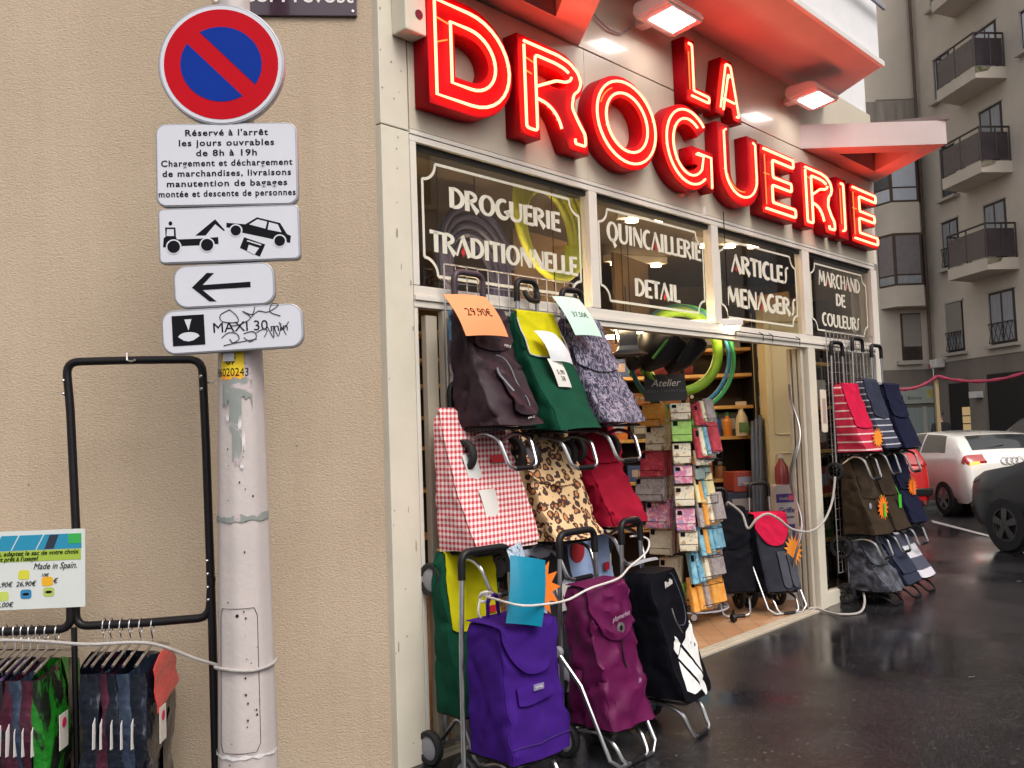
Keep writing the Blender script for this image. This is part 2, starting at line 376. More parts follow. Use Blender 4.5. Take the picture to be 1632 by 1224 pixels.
#@@SPLIT
# ------------------------------------------------------------------ setting: ground
def gz(x, y):                                                         # the pavement falls away gently towards the road
    s = ((x-4.0)*.85+(y-8.2)*.53)/2.2; s = max(0, min(1, s)); return -.2*s*s*(3-2*s)
b = MB(); xs = [-60, -20, -6, -2]+[.4*i for i in range(40)]+[20, 40, 90]; ys = [-60, -20, -5, 0]+[2+.4*i for i in range(60)]+[30, 50, 110]
g_ = [[b.bm.verts.new((x, y, gz(x, y))) for y in ys] for x in xs]
for i in range(len(xs)-1):
    for j in range(len(ys)-1): b.bm.faces.new((g_[i][j], g_[i+1][j], g_[i+1][j+1], g_[i][j+1]))
tag(b.build('pavement', M['asphalt'], None, True), kind='structure')
b = MB()                                                             # worn white road line by the cars
q = [gnd(1484, 829, -.2), gnd(1486, 833, -.2), gnd(1576, 856, -.2), gnd(1576, 853, -.2)]
b.face([(p.x, p.y, -.195) for p in q]); tag(b.build('road_marking', mat('worn road paint', (.3, .29, .29), .35, var=.3, vs=30)), kind='structure')

# ------------------------------------------------------------------ the shop building
shop = thing('shop_building', 'beige rendered corner shop with cream glazed front, canted canopies and painted transom windows', 'shop', F(0, 0, 0), TH)
def lz(p): q = p-F0; return Vector((q.dot(DU), q.dot(DV), q.z))       # world -> shop local
cl = lz(Wl(0, .03, 0)); wl_dir = Vector((WU.dot(DU), WU.dot(DV), 0)); wv_dir = Vector((WV.dot(DU), WV.dot(DV), 0))
b = MB(); P = lambda s, v, z: cl + wl_dir*s + wv_dir*v + Vector((0, 0, z))
b.prism([P(-9, 0, 0), P(0.0, 0, 0), P(0.0, .2, 0), P(-9, .2, 0)], (0, 0, 9)); b.build('side_wall', M['stucco'], shop)
def bx(name, boxes, m_, bev=.003, parent=shop, smooth=False):
    for a, c in boxes: b = MB(); b.box(a, c, bev); o = b.build(name, m_, parent, smooth)
    return o
# pilaster on the corner, split by the joint at fascia height
bx('pilaster', [((-.159, 0, 0), (.006, .14, 2.868))], M['pil'], .004)
bx('pilaster_head', [((-.159, 0, 2.874), (.006, .14, 3.66))], M['pil'], .004)
bx('joint_backing', [((-.15, .02, 2.8), (5.6, .1, 4.3))], M['dark'], 0)
b = MB(); rnd = random.Random(3)
for i in range(26):                                                   # flaked paint and nail holes on the pilaster
    u = rnd.choice((-.145, -.02, -.075))+rnd.gauss(0, .012); z = rnd.uniform(.05, 3.5); h = rnd.uniform(.003, .045 if rnd.random() < .3 else .01); ww = rnd.uniform(.002, .006)
    b.face([(u-ww, -.0015, z), (u+ww*.6, -.0015, z-h*.2), (u+ww, -.0015, z+h*.7), (u-ww*.4, -.0015, z+h)])
b.build('paint_chips', mat('bare grey wood', (.28, .26, .22), .9, var=.2), shop)
# fascia panels
fu = [.012, 1.36, 3.02, 4.30, 5.585]
bx('fascia_panel', [((fu[i]+.001, 0, 2.888), (fu[i+1]-.001, .05, 3.655)) for i in range(4)], M['cream'], .002)
bx('upper_panel', [((-.159, 0, 3.664), (2.3, .05, 4.3)), ((2.302, 0, 3.664), (5.7, .05, 4.3))], M['cream'], .002)
bx('end_post', [((5.59, 0, 2.888), (5.66, .12, 3.655)), ((5.5, 0, 0), (5.575, .12, 2.835)), ((5.58, .01, 0), (5.66, .12, 2.835))], M['alu'], .003)
# glazing frame
bx('top_rail', [((.008, -.006, 2.862), (5.58, .03, 2.883)), ((.008, -.002, 2.83), (5.58, .06, 2.859))], M['alu'], .002)
MU = [(.008, .045), (1.35, 1.425), (2.70, 2.79), (4.09, 4.215), (5.49, 5.497)]
bx('mullion', [((a, -.004, 2.153), (c, .06, 2.828)) for a, c in MU], M['alu'], .003)
bx('lintel', [((.008, -.002, 2.105), (5.497, .06, 2.151)), ((.008, -.014, 2.082), (5.497, .05, 2.103)), ((.008, -.004, 2.05), (5.497, .06, 2.08))], M['alu'], .003)
bx('door_post', [((4.1, -.008, 0), (4.225, .1, 2.048))], M['pil'], .004)
bx('door_track', [((4.02, .02+.045*i, .03), (4.06+.012*i, .05+.045*i, 2.046)) for i in range(3)], M['stile'], .003)
bx('threshold', [((.02, -.03, 0), (4.1, .0, .016)), ((.02, .004, 0), (4.1, .014, .026)), ((.02, .03, 0), (4.1, .04, .026)), ((.02, .0, 0), (4.1, .08, .012))], M['stile'], .002)
# fixed and slid-back door leaves on the left
bx('jamb', [((.008, 0, 0), (.03, .1, 2.048))], M['alu'], .002)
bx('door_leaf_stile', [((.095, .02, .03), (.165, .055, 2.02)), ((.185, .0, .03), (.245, .035, 2.046)), ((1.33, .0, .03), (1.43, .035, 2.046)), ((.245, .0, .03), (1.33, .035, .3))], M['stile'], .003)
b = MB(); b.face([(.245, .02, .3), (1.33, .02, .3), (1.33, .02, 2.046), (.245, .02, 2.046)]); b.build('door_leaf_glass', M['glass'], shop)
# right side light
bx('side_light_sill', [((4.225, .0, 0), (5.5, .06, .115))], M['pil'], .003)
b = MB(); b.face([(4.225, .03, .115), (5.5, .03, .115), (5.5, .03, 2.05), (4.225, .03, 2.05)]); b.build('side_light_glass', M['glass'], shop)
# transom windows with lettering
def arc(cx, cz, rx, rz_, a0, a1, n=10): return [(cx+rx*math.cos(R(a0+(a1-a0)*i/n)), cz+rz_*math.sin(R(a0+(a1-a0)*i/n))) for i in range(n+1)]
T, t_ = .19, .075
GL = {
 'A': (.62, [([(.02, 0), (.3, 1)], (t_, t_)), ([(.27, 1), (.58, 0)], (T*.8, T))]),
 'C': (.55, [(arc(.36, .5, .27, .46, 62, 298, 16), (t_, T*1.1, t_))]),
 'D': (.6, [([(.1, 0), (.1, 1)], (T*.95, T)), (arc(.14, .5, .38, .46, 90, -90, 14), (t_, T*.95, t_))]),
 'E': (.46, [([(.1, 0), (.1, 1)], (T*.95, T)), ([(.1, .96), (.44, .96)], (t_, .1)), ([(.1, .52), (.4, .52)], (t_, .14)), ([(.1, .04), (.46, .04)], (t_, .11))]),
 'G': (.6, [(arc(.36, .5, .27, .46, 62, 330, 18), (t_, T*1.05, t_)), ([(.38, .36), (.62, .42)], (.06, .14)), ([(.56, .42), (.5, .2)], (.15, .1))]),
 'H': (.6, [([(.1, 0), (.1, 1)], (T*.9, T)), ([(.1, .52), (.5, .52)], (t_, t_)), ([(.5, 0), (.5, 1)], (T*.8, T*.8))]),
 'I': (.26, [([(.12, 0), (.12, 1)], (T*.9, T))]),
 'L': (.44, [([(.1, 0), (.1, 1)], (T*.95, T)), ([(.1, .04), (.44, .04)], (t_, .11))]),
 'M': (.8, [([(.06, 0), (.16, 1)], (t_, t_)), ([(.16, 1), (.4, .25)], (T, T*.8)), ([(.4, .25), (.6, 1)], (t_, t_)), ([(.6, 1), (.7, 0)], (T, T))]),
 'N': (.62, [([(.08, 0), (.08, 1)], (t_, t_)), ([(.08, .97), (.52, .05)], (T, T)), ([(.54, 0), (.54, 1)], (t_, t_))]),
 'O': (.66, [(ell(.33, .5, .25, .46, 90, 270, 12), (t_, T*1.05, t_)), (ell(.33, .5, .25, .46, 270, 450, 12), (t_, T*1.0, t_))]),
 'Q': (.68, [(ell(.33, .5, .25, .46, 90, 270, 12), (t_, T*1.05, t_)), (ell(.33, .5, .25, .46, 270, 450, 12), (t_, T, t_)), ([(.3, .14), (.5, -.24)], (.1, T*.9))]),
 'R': (.58, [([(.1, 0), (.1, 1)], (T*.95, T)), (arc(.14, .74, .3, .225, 90, -90, 10), (t_, T*.85, t_)), ([(.2, .52), (.52, 0)], (t_, T))]),
 'S': (.4, [([(.06, .02), (.16, .1), (.2, .3)], (t_, t_, .11)), ([(.2, .3), (.2, .72)], (.12, .13)), ([(.2, .7), (.24, .92), (.38, .98)], (.12, t_, t_))]),
 'T': (.5, [([(.25, 0), (.25, 1)], (T*.9, T)), ([(.0, .95), (.5, .95)], (.12, t_))]),
 'U': (.62, [([(.1, .3), (.1, 1)], (T*.9, T)), (arc(.31, .3, .21, .26, 180, 360, 10), (T*.9, t_*1.3, .1)), ([(.52, .3), (.52, 1)], (.1, T*.8))]),
}
def word(s, u0, u1, z0, z1, par, x0):
    tot = sum(GL[c][0] for c in s); h = z1-z0; kx = (u1-u0)/tot; S = []; D = []; x = u0-x0
    for c in s:
        wd, st = GL[c]
        for pts, ww in st: S.append(([(x+p[0]*kx, z0+p[1]*h) for p in pts], tuple(q*kx*1.0 for q in ww)))
        if c == 'A': D.append((x+.3*kx, z0+.2*h))
        x += wd*kx
    return S, D
WINS = [
 (.045, 1.35, [('DROGUERIE', (716.5, 330), (714, 297), 894), ('TRADITIONNELLE', (686, 400), (682, 366), 922)], (.06, .06)),
 (1.425, 2.70, [('QUINCAILLERIE', (968, 383), (965, 351), 1118), ('DETAIL', (1013, 471), (1012, 443), 1085)], (.05, .07)),
 (2.79, 4.09, [('ARTICLES', (1166, 433), (1167, 405), 1258), ('MENAGERS', (1159, 486), (1158, 456.5), 1270)], (.06, .07)),
 (4.215, 5.49, [('MARCHAND', (1305, 453.5), (1304, 430), 1371), ('DE', (1333, 487), (1332, 468), 1348), ('COULEURS', (1311, 518), (1310, 497.6), 1371)], (.08, .06)),
]
for wi, (a, c, words, ins) in enumerate(WINS):
    b = MB(); b.face([(a, .03, 2.153), (c, .03, 2.153), (c, .03, 2.828), (a, .03, 2.828)])
    pane = b.build('transom_window', M['glass'], shop)
    D = []
    for s, bl, tl, xr in words:
        u0, z0 = fac(*bl, .026); _, z1 = fac(*tl, .026); dy = (xr-bl[0])*(.2 if wi else .21)
        u1 = fac(xr, bl[1]+dy, .026)[0]
        s1, d1 = word(s, u0, u1, z0, z1, pane, 0); D += d1; strokes_obj('lettering', s1, M['letter'], pane, .0285)
    db = MB()
    for (x, z) in D: db.prism([(x, .0285, z-.025), (x+.014, .0285, z), (x, .0285, z+.025), (x-.014, .0285, z)], (0, -.0015, 0))
    if D: db.build('red_diamond', M['diam'], pane)
    x0, x1, z0, z1, r = a+ins[0], c-ins[1], 2.153+.06, 2.828-.07, .085
    B = [([(x0+r, z1), (x1-r, z1)], (.014, .014)), ([(x0+r, z0), (x1-r, z0)], (.014, .014)), ([(x0, z0+r), (x0, z1-r)], (.014, .014)), ([(x1, z0+r), (x1, z1-r)], (.014, .014))]
    for cx, cz, q in ((x0, z0, 0), (x1, z0, 90), (x1, z1, 180), (x0, z1, 270)): B.append((arc(cx, cz, r, r, q, q+90, 8), (.014, .014)))
    strokes_obj('painted_border', B, M['letter'], pane, .0285)
# canopies: right-angled wedges with a recessed triangular coffer
def canopy(u0, u1, apex, flip):
    A, B_, C_ = Vector((u0, 0, 0)), Vector((u1, 0, 0)), Vector(apex)
    z0, z1 = 3.668, 3.862; cen = (A+B_+C_)/3
    b = MB(); inn = [cen.lerp(p, .5)+Vector((0, .0, 0)) for p in (A, B_, C_)]
    out = [A, B_, C_]
    for i in range(3):
        j = (i+1) % 3
        b.face([out[i]+Vector((0, 0, z0)), out[j]+Vector((0, 0, z0)), inn[j]+Vector((0, 0, z0)), inn[i]+Vector((0, 0, z0))])
        b.face([inn[i]+Vector((0, 0, z0)), inn[j]+Vector((0, 0, z0)), inn[j]+Vector((0, 0, z0+.15)), inn[i]+Vector((0, 0, z0+.15))])
        b.face([out[i]+Vector((0, 0, z0)), out[j]+Vector((0, 0, z0)), out[j]+Vector((0, 0, z1)), out[i]+Vector((0, 0, z1))])
    b.face([p+Vector((0, 0, z1)) for p in out])
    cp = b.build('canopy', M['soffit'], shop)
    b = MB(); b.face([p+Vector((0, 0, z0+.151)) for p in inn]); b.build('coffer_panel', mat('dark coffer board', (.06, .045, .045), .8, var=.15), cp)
    b = MB(); e = [A+Vector((.28 if not flip else 0, 0, 0)), B_+Vector((-.28 if flip else 0, 0, 0)), C_+(C_-cen).normalized()*.03]
    b.prism([p+Vector((0, 0, z1+.002)) for p in e], (0, 0, .035)); b.build('flashing', M['zinc'], cp)
canopy(4.19, 5.72, (5.0, -.86, 0), False)
canopy(-.22, 1.32, (.60, -.86, 0), True)
# oversailing upper storey: canted bay
z0 = 4.145
plan = [(1.0, .0), (1.5, -.67), (4.2, -.67), (4.68, .0)]
b = MB(); b.prism([(x, y, z0) for x, y in plan], (0, 0, .05)); b.build('bay_soffit', M['soffit'], shop)
b = MB(); b.prism([(x*1.0, y+(.02 if y < -.1 else 0), z0+.051) for x, y in plan], (0, 0, 4.2)); bay = b.build('upper_storey', M['upper'], shop)
bx('bay_drip', [((1.5, -.69, z0-.012), (4.2, -.66, z0+.03))], M['white'], .003)
bx('bay_rail', [((1.5, -.72, z0+.42), (4.2, -.70, z0+.46)), ((2.9, -.9, z0+.455), (2.93, -.65, z0+.475))], M['hub'], .003)
bx('storey_wall', [((-.159, .055, 4.3), (1.2, .3, 9)), ((4.5, .055, 4.3), (5.75, .3, 9)), ((1.2, .055, 8.3), (4.5, .3, 9))], M['upper'], 0)
# end wall turning the far corner, back of the building (keeps the room dark), ceiling
e0 = F(5.66, .05, 0)
def Q(x, y, z): return lz(Vector((x, y, z)))
b = MB(); b.prism([Q(e0.x-.2, e0.y+.02, 0), Q(e0.x, e0.y, 0), Q(e0.x, 14, 0), Q(e0.x-.2, 14, 0)], (0, 0, 9)); b.build('end_wall', M['upper'], shop)
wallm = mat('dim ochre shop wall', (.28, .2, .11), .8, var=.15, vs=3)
b = MB()
for pts in ([(-2.4, 9.6), (3.3, 9.6)], [(-2.4, 4.2), (-2.4, 9.6)]):
    (xa, ya), (xb, yb) = pts; b.face([Q(xa, ya, 0), Q(xb, yb, 0), Q(xb, yb, 3), Q(xa, ya, 3)])
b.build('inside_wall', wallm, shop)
poly = [lz(Wl(-1.9, .24, 0)), lz(Wl(-.2, .24, 0)), Vector((.0, .15, 0)), Vector((5.55, .15, 0)), Q(3.3, 9.6, 0), Q(-2.4, 9.6, 0)]
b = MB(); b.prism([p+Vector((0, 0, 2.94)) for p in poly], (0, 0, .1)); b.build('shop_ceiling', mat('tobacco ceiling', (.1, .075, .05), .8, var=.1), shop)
b = MB(); b.face([F0+DU*p.x+DV*p.y+Vector((0, 0, .008)) for p in [Vector((.02, .08, 0)), Vector((5.4, .08, 0)), Q(3.25, 9.6, 0), Q(-2.4, 9.6, 0), lz(Wl(-1.9, .24, 0))]])
tag(b.build('shop_floor', tiles_mat('terracotta tiles', 3.2, (.4, .2, .1), (.46, .27, .15), (.2, .14, .1))), kind='structure')
# hook rail on the lintel
b = MB(); L1 = fac(1172, 528, -.03); L2 = fac(1274, 541, -.03)
b.tube([(L1[0], -.03, L1[1]), (L2[0], -.03, L2[1])], .004, 6)
for f in (0, .4, .55, 1): b.tube(fillet([(L1[0]+(L2[0]-L1[0])*f, 0, L1[1]+.02), (L1[0]+(L2[0]-L1[0])*f, -.035, L1[1]+.0), (L1[0]+(L2[0]-L1[0])*f, -.03, L1[1]-.05)], .01), .003, 5)
b.build('hook_rail', M['ink'], shop)
# ceiling lamps (seen as warm points behind glass; back two added for shelf light)
for k, (x, y) in enumerate(((1.05, 6.1), (1.75, 7.1), (1.1, 7.75), (.2, 7.7))):
    lt = thing('ceiling_lamp', ['warm ceiling spotlight bar behind the second transom', 'warm ceiling spotlight bar behind the third transom by the cupboard', 'warm ceiling spotlight bar above the middle of the back shelves', 'warm ceiling spotlight bar above the left end of the back shelves'][k], 'lamp', (x, y, 2.94), .2*k, 'warm spotlights on the shop ceiling')
    b = MB(); b.box((-.3, -.03, -.06), (.3, .03, -.001), .005); b.build('housing', M['white'], lt)
    b = MB()
    for i in range(3): b.lathe([(.001, -.0), (.04, 0), (.045, -.02), (.001, -.02)], origin=(-.2+.2*i, 0, -.062), n=12)
    b.build('bulb', emis('warm bulb', (1, .66, .33), 28), lt)
for k, (x, y, z, l_) in enumerate(((1.05, 7.55, 2.24, 1.5), (1.15, 6.25, 2.14, .9), (F(.72, .115, 0).x, F(.72, .115, 0).y, 2.075, 1.1), (F(2.6, .115, 0).x, F(2.6, .115, 0).y, 2.075, 1.8))):  # strip lamps added out of view to brighten shelves, stand and hose coils
    lt = thing('strip_lamp', ['long warm strip lamp hung in front of the pine shelving', 'warm strip lamp hung just inside the doorway above the napkin stand', 'short warm strip lamp fixed behind the lintel under the hose coils', 'long warm strip lamp fixed behind the lintel over the doorway'][k], 'lamp', (x, y, z), TH if k > 1 else 0, 'warm strip lamps hung inside the shop')
    b = MB(); b.box((-l_/2, -.04, 0), (l_/2, .04, .05), .008); b.build('housing', M['white'], lt)
    zt_ = -.015 if k < 2 else .064
    b = MB(); b.tube([(-l_/2+.03, 0, zt_), (l_/2-.03, 0, zt_)], .013, 10); b.build('lit_tube', emis('warm strip light', (1, .72, .4), 48 if k < 2 else 60), lt, True)
    for s in (-1, 1): b = MB(); b.tube([(s*l_*.4, 0, .05), (s*l_*.4, 0, 2.94-z)], .003, 5); b.build('hanging_wire', M['ink'], lt)
# ------------------------------------------------------------------ neon letters
H0, H1, YF = 2.985, 3.485, -.12
def circ_loop(cx, cz, rx, rz_, n=40): return ell(cx, cz, rx, rz_, 0, 360, n)
def letter(ch, label, loops, tubes, faint=(), depth=.1, r=.0075, closed=()):
    o = thing('neon_letter', label, 'sign letter', F(0, 0, 0), TH, 'red neon shop sign letters')
    shape('letter_box', loops, depth-.004, M['red'], o, (0, -.004, 0), bev=.002)
    b = MB()
    for i, tp in enumerate(tubes): b.tube([(x, -depth-.016, z) for x, z in tp], r, 8, closed=i in closed)
    b.build('neon_tube', M['neon'], o, True)
    for i, tp in enumerate(tubes):                                    # glass stand-offs that carry each tube
        for q in tp[2::max(3, len(tp)//4)]: b = MB(); b.tube([(q[0], -depth, q[1]), (q[0], -depth-.012, q[1])], .0045, 6); b.build('tube_support', M['white'], o)
    if faint:
        b = MB()
        for tp in faint: b.tube([(x, -depth-.006, z) for x, z in tp], .004, 6)
        b.build('return_tube', M['neon2'], o, True)
def bowl(x0, xs, x1, z0, z1, n=16):                                   # D-shaped loop: flat left, round right
    rr = (z1-z0)/2; return [(x0, z0), (xs, z0)]+[(xs+(x1-xs)*math.sin(R(180*i/n)), (z0+z1)/2-rr*math.cos(R(180*i/n))) for i in range(1, n)]+[(xs, z1), (x0, z1)]
# D
x0, x1, z0, z1 = .05, .622, 2.99, 3.535
letter('D', 'first and largest red neon letter, D, beside the corner pilaster', [bowl(x0, x0+.26, x1, z0, z1), bowl(x0+.17, x0+.26, x1-.17, z0+.165, z1-.165)],
       [bowl(x0+.035, x0+.26, x1-.035, z0+.045, z1-.045), bowl(x0+.135, x0+.26, x1-.135, z0+.125, z1-.125)], [[(x0+.06, z0+.42), (x0+.13, z0+.41)], [(x0+.05, z0+.3), (x0+.12, z0+.33)]], closed=(0, 1))
# R
def Rloops(x0, x1, z0, z1, st):
    W_ = x1-x0; zm = z0+(z1-z0)*.42
    outer = [(x0, z0), (x0+st, z0), (x0+st, zm-.01), (x0+st+.02, zm-.01)]+arc(x0+st+.02, zm-.13, W_*.28, .12, 85, 20, 5)+[(x1-st-.02, z0), (x1, z0)]
    outer += arc(x1-W_*.16, z0+.02, W_*.15, (zm-z0)*.78, 0, 60, 5)+[(x1-W_*.2, zm+.015)]
    cz = (zm+z1)/2+.015; outer += [(x0+W_*.55+W_*.4*math.cos(R(a)), cz+(z1-cz)*math.sin(R(a))) for a in (-48, -25, 0, 25, 50, 70, 90)]+[(x0, z1)]
    hole = bowl(x0+st, x0+W_*.52, x1-st-W_*.04, zm+.09, z1-.12, 10)
    return [outer, hole], zm, cz
def Rtubes(x0, x1, z0, z1, st, zm, cz, e):
    W_ = x1-x0
    leg = [(x0+e, z1-e)]+[(x0+W_*.55+(W_*.4-e)*math.cos(R(a)), cz+(z1-e-cz)*math.sin(R(a))) for a in (90, 60, 30, 0, -30, -50)]+[(x1-W_*.27, zm+.01), (x1-W_*.18, zm-.06), (x1-e-.01, z0+.1), (x1-e-.01, z0+e), (x1-st+.02, z0+e), (x1-st+.02, z0+.06)]
    stem = [(x0+e, z1-e-.02), (x0+e, z0+e), (x0+st-e, z0+e), (x0+st-e, z1-.085)]+[(x0+W_*.5+(W_*.3-e)*math.cos(R(a)), cz+(z1-.085-cz)*math.sin(R(a))) for a in (90, 60, 35)]
    low = [(x0+st-e, zm+.05)]+[(x0+W_*.5+(W_*.3-e)*math.cos(R(a)), cz+.01+(z1-.085-cz)*math.sin(R(a))) for a in (-88, -50, -20, 0)]
    inn = [(x0+st-e, zm-.01)]+arc(x0+st, zm-.17, W_*.3, .155, 80, 15, 5)
    return [fillet([(p[0], 0, p[1]) for p in q], .02, 3) for q in (leg, stem, low, inn)]
def xz(q): return [(p[0], p[2]) for p in q]
x0, x1 = .672, 1.24; lp, zm, cz = Rloops(x0, x1, 2.985, 3.51, .155)
letter('R', 'red neon letter R between the big D and the O', lp, [xz(q) for q in Rtubes(x0, x1, 2.985, 3.51, .155, zm, cz, .035)], [[(x0+.04, 3.4), (x0+.12, 3.385)], [(x0+.04, 3.33), (x0+.1, 3.32)]])
# O
cx, cz, rx, rz_ = 1.605, 3.25, .325, .272
letter('O', 'round red neon letter O left of the G', [circ_loop(cx, cz, rx, rz_), circ_loop(cx, cz, rx-.15, rz_-.125)], [circ_loop(cx, cz, rx-.033, rz_-.033), circ_loop(cx, cz, rx-.118, rz_-.1)], [arc(cx, cz, rx-.07, rz_-.065, 120, 160, 6)], closed=(0, 1))
# G
cx, rx = 2.285, .3
G = ell(cx, cz, rx, rz_, 38, 318, 30); Gi = ell(cx, cz, rx-.145, rz_-.12, 38, 330, 26)
g_out = G+[(cx+.3, cz-.24), (cx+.31, cz+.02), (cx+.05, cz+.02), (cx+.05, cz-.09), (cx+.13, cz-.09)]+Gi[::-1]
letter('G', 'red neon letter G below the smaller word', [g_out], [ell(cx, cz, rx-.035, rz_-.033, 45, 312, 30), ell(cx, cz, rx-.11, rz_-.09, 55, 318, 26)+[(cx+.17, cz-.03), (cx+.08, cz-.03)], [(cx+.26, cz-.225), (cx+.265, cz-.02), (cx+.1, cz-.02)]])
# U
x0, x1 = 2.675, 3.235; Uo = [(x0, 3.515)]+[((x0+x1)/2-(x1-x0)/2*math.cos(R(a)), 3.2+.222*-math.sin(R(a))) for a in range(0, 181, 12)]+[(x1, 3.5), (x1-.15, 3.5)]+[((x0+x1)/2+((x1-x0)/2-.15)*math.cos(R(a)), 3.2-.11*math.sin(R(a))) for a in range(0, 181, 15)]+[(x0+.15, 3.515)]
um = lambda d, zt: [(x0+d+.03, 3.475), (x0+d, 3.46)]+[((x0+x1)/2-((x1-x0)/2-d)*math.cos(R(a)), 3.2-(.222-d)*math.sin(R(a))) for a in range(0, 181, 12)]+[(x1-d, 3.45), (x1-d-.03, 3.46)]
letter('U', 'red neon letter U between the G and the middle E', [Uo], [um(.06, 0), ], [um(.1, 0)[3:12]])
# E, R, I, E
def Eloops(x0, x1, z0, z1, st):
    h = z1-z0; a = .115
    return [[(x0, z0), (x1, z0), (x1, z0+a), (x0+st, z0+a), (x0+st, z0+h/2-a*.5), (x1-.05, z0+h/2-a*.5), (x1-.05, z0+h/2+a*.5), (x0+st, z0+h/2+a*.5), (x0+st, z1-a), (x1, z1-a), (x1, z1), (x0, z1)]]
def Etubes(x0, x1, z0, z1, st):
    h = z1-z0; e = .03; zm = (z0+z1)/2
    p = [(x0+e, z1-e), (x1-e, z1-e), (x1-e, z1-.09), (x0+st-e, z1-.09), (x0+st-e, zm+e), (x1-.05-e, zm+e), (x1-.05-e, zm-e), (x0+st-.05, zm-e), (x0+st-.05, z0+.09), (x1-e, z0+.09), (x1-e, z0+e), (x0+e, z0+e)]
    return [xz(fillet([(a, 0, c) for a, c in p], .02, 3))]
for (x0, x1, lb) in ((3.27, 3.805, 'red neon letter E standing between the U and the second R'), (4.865, 5.43, 'last red neon letter, E, at the far end of the sign')):
    letter('E', lb, Eloops(x0, x1, 2.985, 3.485, .19), Etubes(x0, x1, 2.985, 3.485, .19), [[(x0+.06, 3.42), (x0+.06, 3.05)], [(x0+.04, 3.28), (x0+.12, 3.28)]], r=.0095)
x0, x1 = 3.945, 4.53; lp, zm, cz = Rloops(x0, x1, 2.985, 3.485, .17)
letter('R', 'second red neon letter R, between the middle E and the I', lp, [xz(q) for q in Rtubes(x0, x1, 2.985, 3.485, .17, zm, cz, .035)], [[(x0+.05, 3.39), (x0+.14, 3.38)]], r=.0095)
letter('I', 'red neon letter I next to the last E', [[(4.6, 2.985), (4.79, 2.985), (4.79, 3.49), (4.6, 3.49)]], [xz(fillet([(4.65, 0, 3.44), (4.7, 0, 3.44), (4.7, 0, 3.05), (4.65, 0, 3.04)], .02, 3))], [[(4.65, 3.4), (4.65, 3.1)]], r=.0095)
# small LA above
x0 = 2.31
letter('L', 'small red neon letter L under the upper soffit', [[(x0, 3.57), (x0+.3, 3.57), (x0+.3, 3.68), (x0+.12, 3.68), (x0+.12, 3.99), (x0, 3.99)]], [xz(fillet([(x0+.03, 0, 3.95), (x0+.07, 0, 3.95), (x0+.07, 0, 3.645), (x0+.26, 0, 3.645), (x0+.26, 0, 3.605), (x0+.04, 0, 3.605)], .015, 3))], [[(x0+.04, 3.9), (x0+.04, 3.65)]], depth=.095)
x0 = 2.665
letter('A', 'small red neon letter A right of the small L', [[(x0, 3.575), (x0+.115, 3.575), (x0+.14, 3.65), (x0+.225, 3.65), (x0+.25, 3.575), (x0+.365, 3.575), (x0+.255, 3.985), (x0+.11, 3.985)], [(x0+.165, 3.74), (x0+.2, 3.74), (x0+.183, 3.82)]],
       [xz(fillet([(x0+.055, 0, 3.62), (x0+.15, 0, 3.945), (x0+.215, 0, 3.945), (x0+.305, 0, 3.6), (x0+.27, 0, 3.6)], .015, 3)), xz(fillet([(x0+.09, 0, 3.61), (x0+.18, 0, 3.88), (x0+.2, 0, 3.86)], .01, 3)), [(x0+.1, 3.69), (x0+.25, 3.69)]], depth=.095)
# ------------------------------------------------------------------ floodlights, alarm box
for k, (u, z, lb) in enumerate(((1.93, 3.97, 'white wall floodlight, lit, above the neon letters R and O'), (3.93, 3.975, 'white wall floodlight, lit, nearer the far canopy'))):
    o = thing('floodlight', lb, 'floodlight', F(u, 0, z), TH, 'lit floodlights on the shop front')
    prof = [(-.1, .05), (-.3, .05), (-.36, .01), (-.36, -.03), (-.13, -.06), (-.09, -.03)]
    b = MB(); b.prism([(-.2, y, zz) for y, zz in prof], (.4, 0, 0)); bmesh.ops.bevel(b.bm, geom=b.bm.edges[:], offset=.015, segments=3, affect='EDGES'); b.build('housing', M['white'], o, True)
    b = MB(); b.box((-.04, -.11, -.02), (.04, 0, .03), .006); b.lathe([(.02, 0), (.02, .06)], (1, 0, 0), (-.07, -.1, .03), 10); b.build('bracket', M['white'], o)
    b = MB(); b.face([(-.13, -.17, -.0585), (.13, -.17, -.0585), (.13, -.335, -.0345), (-.13, -.335, -.0345)]); b.build('glass_face', M['lampface'], o)
o = thing('power_cable', 'thin grey cable sagging from the floodlight along the upper wall', 'cable', F(1.4, 0, 3.9), TH)
b = MB(); b.tube([(x, -.02, z) for x, z in ((0, .02), (.08, -.03), (.2, -.06), (.32, -.05), (.42, .02))], .006, 6); b.build('cable', M['hub'], o)
o = thing('alarm_box', 'small beige alarm box with red dot beside the letter D', 'alarm box', F(-.03, 0, 3.3), TH)
b = MB(); b.box((-.05, -.1, 0), (.075, .0, .3), .008); b.build('casing', M['pil'], o)
b = MB(); b.lathe([(.001, 0), (.022, 0), (.022, .004), (.001, .004)], (0, -1, 0), (.03, -.1, .09), 16); b.build('red_dot', mat('dark red plastic', (.16, .01, .03), .4, var=.1), o)
# ------------------------------------------------------------------ street plaque on the side wall
pl0 = Wl(-.30, .03, 3.372)
o = thing('street_plaque', 'dark purple enamel street name plaque with white letters on the beige wall', 'street sign', pl0, THW)
b = MB(); b.box((-.3, -.016, 0), (.205, 0, .32), .003); b.build('plate', mat('aubergine enamel', (.035, .012, .03), .18, var=.2, vs=3, coat=.6), o)
text('street_name', 'Lt Col Prévost', .105, M['white'], o, (.19, -.0165, .062), align='RIGHT', bold=.001, ext=.001)
b = MB()
for x in (-.28, .185): b.lathe([(.001, .006), (.007, .004), (.009, 0)], (0, -1, 0), (x, -.016, .02), 10)
b.build('screw', M['steel'], o)
